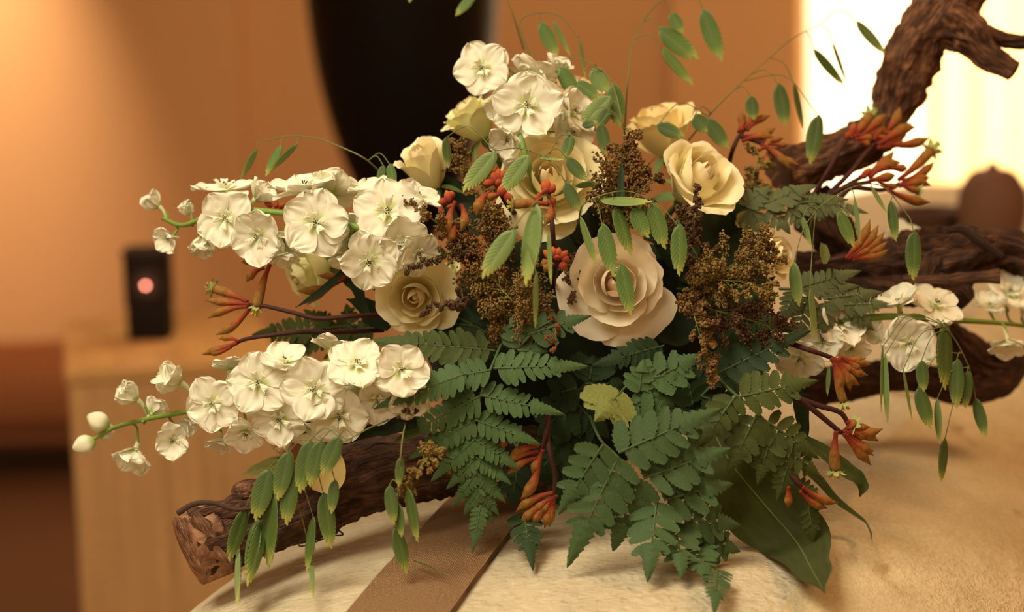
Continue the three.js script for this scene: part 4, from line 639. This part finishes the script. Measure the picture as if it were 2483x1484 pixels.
// --- sea oats: stem, then hanging spikelets [x of base, y, x of tip, y, width, tone]
oats('sea oats with two leaves cut off by the upper frame edge', [[1270, 120], [1245, 40], [1215, -40]], [[1152, -14, 1104, 38, 26, 0], [1001, -20, 992, 6, 12, 1]], 0.02, { reach: 0.05 });
oats('arching sea oats high behind the topmost delphinium, two narrow leaves among them', [[1290, 150], [1262, 50], [1300, 32], [1360, 40], [1400, 90]], [[1310, 55, 1352, 138, 38, 0], [1342, 52, 1383, 136, 12, 1], [1405, 95, 1420, 190, 10, 1]], 0.0);
oats('dense sea oats cluster over the blurred peach rose', [[1520, 420, 0.03], [1510, 300], [1470, 180], [1400, 142], [1330, 150]], [[1358, 165, 1402, 240, 42, 0], [1436, 168, 1474, 226, 46, 1], [1400, 200, 1455, 240, 36, 0], [1480, 234, 1405, 305, 46, 1], [1486, 204, 1502, 312, 46, 0], [1478, 262, 1446, 312, 32, 2], [1456, 300, 1470, 376, 34, 2], [1412, 305, 1448, 296, 22, 2]], -0.02);
oats('sea oats stem floating highest, four leaves against the plain wall', [[1514, 340, 0.03], [1522, 200], [1545, 80], [1600, 5], [1680, -15]], [[1626, 32, 1656, 82, 34, 0], [1598, 70, 1694, 146, 52, 0], [1604, 118, 1680, 207, 34, 0], [1704, 24, 1750, 150, 44, 0]], 0.01);
oats('long sea oats stem leaning to the bright window with dark leaves', [[1670, 340, 0.02], [1735, 262], [1850, 155], [1920, 95], [1988, 60]], [[2078, 54, 2146, 130, 30, 2], [1974, 122, 2046, 206, 18, 2], [2019, 104, 2052, 198, 11, 2], [1887, 204, 1906, 308, 40, 2], [1926, 204, 1948, 312, 18, 2], [1984, 280, 1964, 398, 42, 2], [1820, 234, 1828, 292, 34, 2], [1684, 280, 1716, 322, 42, 2], [1714, 290, 1766, 362, 42, 2], [1594, 304, 1660, 332, 36, 2]], 0.03);
oats('pale sea oats hanging across the tilted cream rose', [[1400, 520, 0.03], [1370, 440], [1330, 388], [1260, 360], [1200, 366]], [[1200, 370, 1122, 464, 50, 1], [1282, 377, 1212, 472, 46, 1], [1080, 334, 1087, 408, 22, 2], [1386, 328, 1366, 388, 30, 0], [1374, 384, 1422, 438, 34, 2], [1370, 444, 1406, 514, 34, 2], [1308, 383, 1366, 388, 10, 1], [1396, 452, 1450, 442, 14, 0]], -0.05, { reach: 0.08 });
oats('nearest pale sea oats, blurred, hanging before the brown seed heads', [[1350, 560, 0.2], [1340, 500, 0.1], [1310, 480], [1270, 520], [1245, 555]], [[1246, 558, 1168, 674, 54, 1], [1302, 500, 1274, 694, 48, 1], [1300, 660, 1298, 796, 14, 1], [1330, 560, 1336, 690, 12, 1]], -0.16, { reach: 0.05 });
oats('arching sea oats draped over the blush rose', [[1400, 545, 0.02], [1430, 485], [1520, 464], [1600, 500], [1645, 548]], [[1456, 488, 1580, 490, 30, 1], [1460, 544, 1488, 672, 44, 0], [1490, 500, 1530, 620, 38, 0], [1534, 504, 1572, 578, 44, 0], [1580, 496, 1612, 604, 48, 0], [1646, 544, 1646, 670, 44, 0], [1504, 640, 1530, 766, 44, 0], [1408, 528, 1446, 645, 18, 1], [1562, 496, 1556, 560, 20, 2]], -0.075, { reach: 0.05 });
oats('wisp of sea oats bending over the upper delphinium', [[930, 425], [880, 382], [830, 358], [770, 336], [700, 330], [645, 342]], [[622, 362, 584, 434, 14, 1], [680, 354, 644, 428, 24, 0], [720, 350, 650, 418, 14, 1], [945, 398, 955, 454, 26, 0], [930, 402, 918, 446, 22, 2]], -0.02);
oats('large bunch of sea oats hanging over the driftwood branch', [[960, 1010, 0.03], [880, 1046], [800, 1090], [720, 1118], [690, 1130]], [[652, 1138, 618, 1262, 54, 2], [700, 1095, 672, 1214, 48, 2], [706, 1138, 694, 1274, 48, 2], [660, 1190, 650, 1376, 46, 2], [594, 1234, 554, 1360, 38, 2], [622, 1262, 604, 1404, 42, 2], [640, 1260, 598, 1420, 34, 2], [577, 1332, 577, 1470, 24, 1], [752, 1068, 726, 1196, 50, 2], [778, 1068, 750, 1180, 44, 2], [822, 1058, 782, 1154, 46, 2], [812, 1164, 803, 1246, 30, 2], [784, 1196, 802, 1330, 44, 2], [760, 1255, 744, 1388, 26, 2], [754, 1350, 760, 1456, 11, 1]], -0.125, { reach: 0.2 });
oats('few sea oats hanging at the burlap strap', [[985, 1020, 0.03], [974, 1080], [966, 1180], [962, 1260]], [[943, 1178, 956, 1270, 34, 2], [966, 1222, 974, 1304, 24, 2], [958, 1278, 986, 1392, 36, 2], [990, 1186, 1012, 1314, 28, 2], [972, 1108, 966, 1180, 24, 2]], -0.13);
oats('sea oats hanging from the side delphinium down to the coffin', [[2260, 770, 0.0], [2285, 785], [2320, 830], [2350, 890]], [[2290, 785, 2290, 945, 46, 2], [2320, 872, 2318, 990, 40, 2], [2346, 900, 2340, 990, 32, 2], [2234, 875, 2240, 950, 34, 2], [2226, 940, 2256, 1040, 40, 2], [2272, 968, 2278, 1076, 16, 1], [2291, 1066, 2282, 1168, 26, 2], [2366, 968, 2390, 1060, 28, 2], [2190, 896, 2212, 1022, 10, 1], [2146, 860, 2152, 1030, 14, 1], [2140, 840, 2136, 1000, 10, 1], [2010, 890, 2006, 960, 10, 1]], -0.03, { reach: 0.1 });
oats('sea oats scattered over the gnarled root', [[1960, 560, 0.02], [1990, 500], [2080, 450], [2140, 452], [2200, 520]], [[2034, 512, 2070, 600, 34, 0], [2160, 488, 2172, 585, 22, 2], [2215, 562, 2214, 680, 42, 2], [1924, 638, 1937, 744, 30, 1], [1964, 698, 1978, 826, 20, 1], [1946, 528, 1966, 596, 14, 1], [2112, 452, 2150, 516, 14, 1], [2072, 480, 2086, 590, 10, 1]], -0.04, { reach: 0.1 });
// --- ferns
fern('large evenly feathered fern frond hanging down in the middle, left of the orange paw bunches', [[1215, 835, 0.02], [1188, 900], [1165, 960], [1150, 1030], [1150, 1100], [1160, 1170], [1168, 1230], [1165, 1262]], [
  [1196, 893, 1428, 884, 78], [1190, 897, 1010, 930, 74], [1166, 958, 1370, 1002, 72], [1164, 960, 952, 1068, 74], [1153, 1018, 1312, 1076, 66], [1151, 1018, 988, 1112, 64], [1150, 1064, 1262, 1138, 56], [1150, 1066, 1040, 1168, 56], [1153, 1108, 1243, 1174, 46], [1152, 1112, 1080, 1188, 44], [1160, 1150, 1228, 1220, 38], [1158, 1142, 1094, 1232, 40], [1168, 1192, 1212, 1252, 32], [1164, 1180, 1122, 1252, 40], [1168, 1225, 1198, 1272, 26], [1165, 1225, 1146, 1340, 40]], M.fern, 'narrow', -0.055);
plainFrond('fern frond pointing over the lower delphinium, tip towards the plinth', [1200, 850], [885, 818], 88, M.fernOlive, 'narrow', -0.05, { n: [-0.1, 0.5, 1] });
plainFrond('short fern frond overlapping the white bloom nearest the middle', [1130, 905], [905, 986], 70, M.fern, 'narrow', -0.085);
fern('small bluish fern frond below the blush rose on the dark gap', [[1240, 880, 0.02], [1262, 840], [1300, 800], [1340, 775]], [[1280, 812, 1432, 762, 70], [1262, 840, 1240, 758, 60], [1255, 850, 1330, 850, 50]], M.fernB, 'broad', -0.045);
fern('largest broad fern frond spread over the coffin in front', [[1430, 1010, 0.09], [1455, 1065, 0.05], [1490, 1100], [1520, 1130], [1590, 1215], [1650, 1275], [1710, 1340], [1745, 1400]], [
  [1500, 1098, 1752, 985, 112], [1462, 1078, 1350, 1250, 96], [1560, 1160, 1776, 1082, 108], [1500, 1106, 1372, 1376, 116], [1610, 1212, 1780, 1168, 104], [1545, 1160, 1484, 1342, 104], [1650, 1258, 1800, 1272, 96], [1592, 1218, 1570, 1402, 100], [1690, 1305, 1800, 1335, 84], [1640, 1270, 1655, 1395, 86], [1690, 1320, 1712, 1404, 70], [1740, 1380, 1734, 1478, 56]], M.fernB, 'broad', -0.10);
fern('olive fern frond beside the broad leaf, under the dark red paws', [[1730, 900, 0.08], [1765, 940, 0.03], [1800, 970], [1850, 1015], [1890, 1070], [1925, 1160], [1960, 1230]], [
  [1795, 962, 1988, 918, 84], [1785, 958, 1690, 1090, 72], [1860, 1022, 1992, 1112, 74], [1835, 1005, 1762, 1152, 82], [1895, 1075, 1998, 1162, 64], [1872, 1050, 1836, 1178, 70], [1912, 1120, 1885, 1218, 52], [1935, 1175, 2000, 1215, 44], [1960, 1225, 1976, 1318, 44]], M.fernOlive, 'broad', -0.085);
plainFrond('dark fern frond pointing up to the side delphinium', [1740, 905], [1962, 795], 86, M.fernDark, 'broad', -0.06, { n: [0, 0.6, 1] });
plainFrond('small dark fern frond tip under the blush rose petals', [1610, 838], [1438, 882], 70, M.fernDark, 'narrow', -0.03);
fern('bluish broad fern frond below the dark fern tip', [[1500, 1010, 0.07], [1540, 960, 0.02], [1590, 910], [1620, 890]], [[1570, 930, 1702, 855, 96], [1550, 950, 1560, 870, 66], [1560, 945, 1640, 985, 84], [1530, 975, 1620, 1010, 76], [1585, 915, 1660, 905, 70]], M.fern, 'broad', -0.05);
plainFrond('single light green fern leaf turned underside out', [1516, 938], [1448, 1014], 120, M.fernLight, 'broad', -0.085, { n: [0.1, 0.3, 1], from: 0.2 });
fern('blurred fern frond behind the dark stemmed paw, between the two long delphiniums', [[930, 790, 0.02], [850, 790], [740, 800], [670, 806]], [[905, 785, 880, 738, 40], [850, 788, 840, 735, 44], [800, 790, 770, 752, 44], [760, 798, 606, 808, 66], [850, 792, 640, 868, 74], [900, 795, 780, 868, 60], [790, 792, 735, 748, 40], [900, 790, 840, 830, 60]], M.fernOlive, 'narrow', 0.05);
fern('grey green fern frond lying before the bright window, above the roots', [[1800, 500, 0.02], [1880, 498], [1980, 490], [2040, 498]], [[1840, 500, 1985, 440, 76], [1900, 498, 2060, 476, 74], [1980, 492, 2108, 512, 56], [1860, 502, 1920, 565, 64], [1910, 500, 1960, 550, 56], [1820, 500, 1856, 575, 64], [1800, 500, 1870, 448, 60], [1960, 495, 2006, 532, 48]], M.fernGrey, 'narrow', 0.02, { tilt: 0.7 });
fern('hazy grey green fern frond over the side delphinium stem', [[1890, 700, 0.02], [1960, 705], [2020, 730], [2080, 750]], [[1930, 700, 2092, 652, 64], [1950, 705, 2088, 690, 52], [2000, 725, 2146, 705, 56], [2040, 740, 2166, 735, 54], [1960, 715, 1925, 838, 62], [2000, 730, 1995, 826, 58], [2060, 745, 2122, 800, 52], [1930, 705, 1895, 790, 52]], M.fernGrey, 'narrow', -0.01);
plainFrond('dark fern tip hanging lowest beside the strap', [1268, 1235], [1292, 1368], 64, M.fernDark, 'broad', -0.05);
plainFrond('dark fern tip hanging behind the long orange paw', [1255, 1130], [1240, 1230], 70, M.fernDark, 'broad', -0.02);
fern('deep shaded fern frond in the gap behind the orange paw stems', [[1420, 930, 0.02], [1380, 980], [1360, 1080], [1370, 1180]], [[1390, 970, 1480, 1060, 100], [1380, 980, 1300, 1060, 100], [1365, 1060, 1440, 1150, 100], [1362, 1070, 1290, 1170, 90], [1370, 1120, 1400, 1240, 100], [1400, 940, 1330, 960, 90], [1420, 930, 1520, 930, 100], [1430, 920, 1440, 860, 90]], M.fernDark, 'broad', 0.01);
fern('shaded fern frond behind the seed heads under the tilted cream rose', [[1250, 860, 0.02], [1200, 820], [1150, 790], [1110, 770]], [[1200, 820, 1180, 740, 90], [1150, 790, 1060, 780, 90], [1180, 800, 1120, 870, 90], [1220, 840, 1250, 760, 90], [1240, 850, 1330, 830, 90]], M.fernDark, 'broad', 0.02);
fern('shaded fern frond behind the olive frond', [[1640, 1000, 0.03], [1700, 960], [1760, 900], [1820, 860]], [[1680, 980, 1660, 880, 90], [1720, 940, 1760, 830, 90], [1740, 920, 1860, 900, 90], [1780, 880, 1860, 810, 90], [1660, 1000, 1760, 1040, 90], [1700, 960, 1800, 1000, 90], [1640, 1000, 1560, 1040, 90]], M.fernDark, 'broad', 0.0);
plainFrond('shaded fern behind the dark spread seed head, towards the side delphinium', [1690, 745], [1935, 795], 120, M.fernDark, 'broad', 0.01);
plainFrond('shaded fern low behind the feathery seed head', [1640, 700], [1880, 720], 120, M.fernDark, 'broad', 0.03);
blade('rose_leaf', 'dark rose leaf under the half open cream rose beside the grey green fern', [[1700, 560, 20], [1740, 550, 50], [1790, 530, 44], [1840, 505, 2]], M.leafDark, { off: 0.05, n: [0, 0.4, 1] });
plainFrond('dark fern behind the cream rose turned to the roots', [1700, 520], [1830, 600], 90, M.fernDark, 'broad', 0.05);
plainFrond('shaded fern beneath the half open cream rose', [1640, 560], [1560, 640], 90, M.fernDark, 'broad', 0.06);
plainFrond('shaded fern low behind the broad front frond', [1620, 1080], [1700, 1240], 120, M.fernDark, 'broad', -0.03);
// --- brown seed heads
seedHead('brown seed head plume pointing at the upper delphinium bloom', [[1120, 580, 0.03], [1060, 540], [1010, 505], [968, 476]], 44, 420, -0.06, { taper: 1 });
seedHead('dark brown seed head lying over the pale bloom below the hanging orange buds', [[1160, 610, 0.03], [1090, 612], [1030, 632], [982, 660]], 40, 420, -0.055, { tone: [lin(74, 44, 28), lin(104, 88, 44)], taper: 1 });
seedHead('broad brown seed head filling the middle behind the nearest pale sea oats', [[1280, 780, 0.03], [1240, 720], [1200, 640], [1170, 560]], 120, 1900, -0.02, { branches: 60 });
seedHead('greenish brown seed head under the broad brown one', [[1260, 800, 0.03], [1250, 740], [1215, 700], [1180, 660]], 90, 1100, -0.045, { branches: 40, green: 1.1 });
seedHead('brown seed head above the two hanging paws, behind the pale rose', [[1240, 580, 0.03], [1200, 520], [1150, 430], [1110, 350]], 66, 900, 0.02, { branches: 40, green: 1.2 });
seedHead('round brown seed head standing between the two cream roses', [[1505, 520, 0.03], [1505, 470], [1510, 410], [1512, 360]], 86, 1300, -0.03, { branches: 50 });
seedHead('brown seed head flank beneath the round one', [[1480, 520, 0.02], [1540, 470], [1590, 430]], 56, 500, -0.02, { tone: [lin(84, 48, 28), lin(112, 84, 44)] });
seedHead('thin upright dark seed plume in front of the half open cream rose', [[1680, 600, 0.02], [1684, 540], [1690, 490], [1692, 446]], 36, 230, -0.05, { tone: [lin(70, 40, 28), lin(96, 70, 40)], size: 1.15, taper: 1 });
seedHead('brown seed head under the half open cream rose', [[1700, 700, 0.03], [1690, 620], [1660, 570], [1640, 520]], 64, 700, -0.01, { tone: [lin(84, 50, 30), lin(110, 90, 46)] });
seedHead('feathery golden brown seed head before the rose turned to the roots', [[1690, 720, 0.02], [1740, 670], [1800, 630], [1860, 590]], 84, 1200, -0.05, { branches: 46, green: 1.0 });
seedHead('golden green seed head sprays drooping beside the feathery one', [[1690, 680, 0.02], [1760, 680], [1830, 690], [1870, 730]], 54, 420, -0.065, { green: 0.7 });
seedHead('dark seed head spread below the feathery golden one', [[1690, 740, 0.02], [1760, 760], [1830, 780], [1890, 800]], 74, 900, -0.045, { tone: [lin(80, 46, 28), lin(104, 78, 40)], branches: 40 });
seedHead('long brown seed head hanging straight down beside the blush rose', [[1665, 700, 0.02], [1685, 770], [1705, 840], [1732, 930]], 40, 900, -0.055, { branches: 44 });
seedHead('pale green seed head behind the half open cream rose heart', [[1800, 500, 0.03], [1820, 440], [1835, 400], [1840, 370]], 60, 520, 0.06, { green: 0.8 });
seedHead('small reddish seed head dangling below the nearest sea oats', [[1346, 770, 0.02], [1348, 800], [1348, 850]], 30, 190, -0.055, { tone: [lin(120, 66, 40), lin(130, 90, 50)], branches: 14 });
seedHead('small dark seed head lying across the pink hearted rose', [[1130, 720, 0.02], [1090, 735], [1050, 745], [1018, 765]], 34, 260, -0.085, { tone: [lin(62, 34, 22), lin(80, 54, 32)], size: 1.1, taper: 1, branches: 18 });
seedHead('golden seed head hanging over the driftwood by the fern frond', [[1060, 1080, 0.02], [1030, 1120], [1000, 1160], [976, 1208]], 36, 420, -0.12, { green: 0.9 });
seedHead('tiny dark seed head under the lower delphinium bloom', [[1010, 1010, 0.02], [985, 1004], [955, 1002]], 24, 60, -0.09, { tone: [lin(62, 34, 22), lin(80, 54, 32)], branches: 8 });
seedHead('dark seed head beneath the orange buds by the blush rose', [[1400, 760, 0.02], [1390, 690], [1390, 620]], 44, 420, 0.0, { tone: [lin(96, 54, 34), lin(112, 86, 44)] });
// --- leaves
blade('broad_leaf', 'large dark green broad leaf pointing down onto the cream coffin', [[1720, 1030, 60, 0.02], [1770, 1120, 96], [1850, 1220, 104], [1920, 1300, 82], [1968, 1380, 44], [2000, 1438, 2]], M.broadLeaf, { off: -0.045, n: [-0.15, 0.45, 1], fold: 0.12, rib: 0.0009 });
blade('broad_leaf', 'blurred small green leaf beside the driftwood under the lower delphinium', [[690, 1120, 16], [660, 1130, 22], [620, 1140, 14], [590, 1150, 1]], M.leafPale, { off: 0.03 });
blade('strap_leaf', 'dark strap leaf bent at its end over the coffin beside the free standing paw', [[1940, 1060, 12], [2000, 1100, 20], [2050, 1140, 24], [2080, 1160, 20], [2092, 1180, 14], [2084, 1205, 2]], M.strapLeaf, { off: -0.04, n: [0, 0.7, 1] });
blade('strap_leaf', 'long twisted pale grass leaf curling over the cream coffin', [[1930, 1120, 10], [1985, 1165, 15], [2030, 1215, 13], [2090, 1260, 8], [2108, 1285, 7], [2116, 1318, 1]], M.strapLeaf, { off: -0.03, n: [0.2, 0.6, 1], roll: 0.8 });
blade('strap_leaf', 'narrow upright dark leaf before the round seed head', [[1510, 580, 11, 0.12], [1506, 545, 12, 0.05], [1504, 500, 11], [1506, 440, 8], [1508, 380, 1]], M.leafDark, { off: -0.062 });
blade('strap_leaf', 'narrow dark leaf hanging from the greenish rose in profile', [[830, 660, 6], [800, 690, 10], [760, 720, 8], [716, 746, 1]], M.leafDark, { off: -0.02 });
blade('strap_leaf', 'dark toothed leaf between the greenish rose and the pink hearted rose', [[830, 650, 8], [850, 680, 18], [866, 700, 14], [880, 740, 10], [900, 770, 2]], M.leafDark, { off: -0.005 });
blade('strap_leaf', 'dark rose leaf behind the pink hearted rose', [[950, 790, 20], [910, 765, 34], [880, 740, 20], [840, 725, 2]], M.leafDark, { off: 0.02 });
blade('strap_leaf', 'dark green leaf under the lower delphinium blooms over the driftwood', [[1010, 1020, 20], [940, 1035, 22], [880, 1052, 14], [800, 1090, 2]], M.leafDark, { off: -0.06 });
blade('strap_leaf', 'small rounded leaf standing by the gnarled root', [[2000, 640, 6], [2000, 620, 12], [1996, 600, 10], [1990, 588, 1]], M.leafPale, { off: -0.02 });
blade('strap_leaf', 'dark leaf hanging beside the olive fern over the coffin edge', [[1930, 930, 10], [1942, 990, 18], [1948, 1040, 14], [1950, 1090, 2]], M.leafDark, { off: -0.03 });
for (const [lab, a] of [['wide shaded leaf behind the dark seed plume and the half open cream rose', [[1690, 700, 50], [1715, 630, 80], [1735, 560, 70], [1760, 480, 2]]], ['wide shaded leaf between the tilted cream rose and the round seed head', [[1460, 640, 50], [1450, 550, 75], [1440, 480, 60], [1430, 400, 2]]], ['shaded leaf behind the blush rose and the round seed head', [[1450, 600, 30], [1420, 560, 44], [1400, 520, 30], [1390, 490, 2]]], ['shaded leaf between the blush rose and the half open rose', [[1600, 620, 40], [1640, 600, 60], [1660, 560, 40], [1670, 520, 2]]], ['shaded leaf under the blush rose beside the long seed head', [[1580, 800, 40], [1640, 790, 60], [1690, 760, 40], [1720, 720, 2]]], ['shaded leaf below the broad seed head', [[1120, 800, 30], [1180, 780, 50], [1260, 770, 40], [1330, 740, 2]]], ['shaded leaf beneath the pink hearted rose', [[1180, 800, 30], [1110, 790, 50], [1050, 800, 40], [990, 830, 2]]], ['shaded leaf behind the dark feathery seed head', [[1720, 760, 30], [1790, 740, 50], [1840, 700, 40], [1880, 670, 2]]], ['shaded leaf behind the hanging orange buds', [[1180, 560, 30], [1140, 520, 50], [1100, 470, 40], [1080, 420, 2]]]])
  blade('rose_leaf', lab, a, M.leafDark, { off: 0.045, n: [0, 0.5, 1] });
{
  const g = sweep([[1005, 1358], [1040, 1372], [1080, 1392], [1116, 1408]].map(([x, y]) => P(x, y, dSurf(x, y) - 0.024)), (s) => 0.0011 * (1.05 - s), 20, 6); single('grass_blade', g, M.oatStem, 'thin green grass blade lying on the burlap strap', 'grass blade');
  const w = sweep([[820, 1285], [832, 1296], [800, 1300], [770, 1312], [728, 1324], [722, 1316], [744, 1308]].map(([x, y]) => P(x, y, 1.66)), () => 0.0007, 60, 6); single('floral_wire', w, M.wire, 'bent dark wire sticking out under the driftwood branch onto the coffin', 'wire');
}
renderer.render(scene, camera);
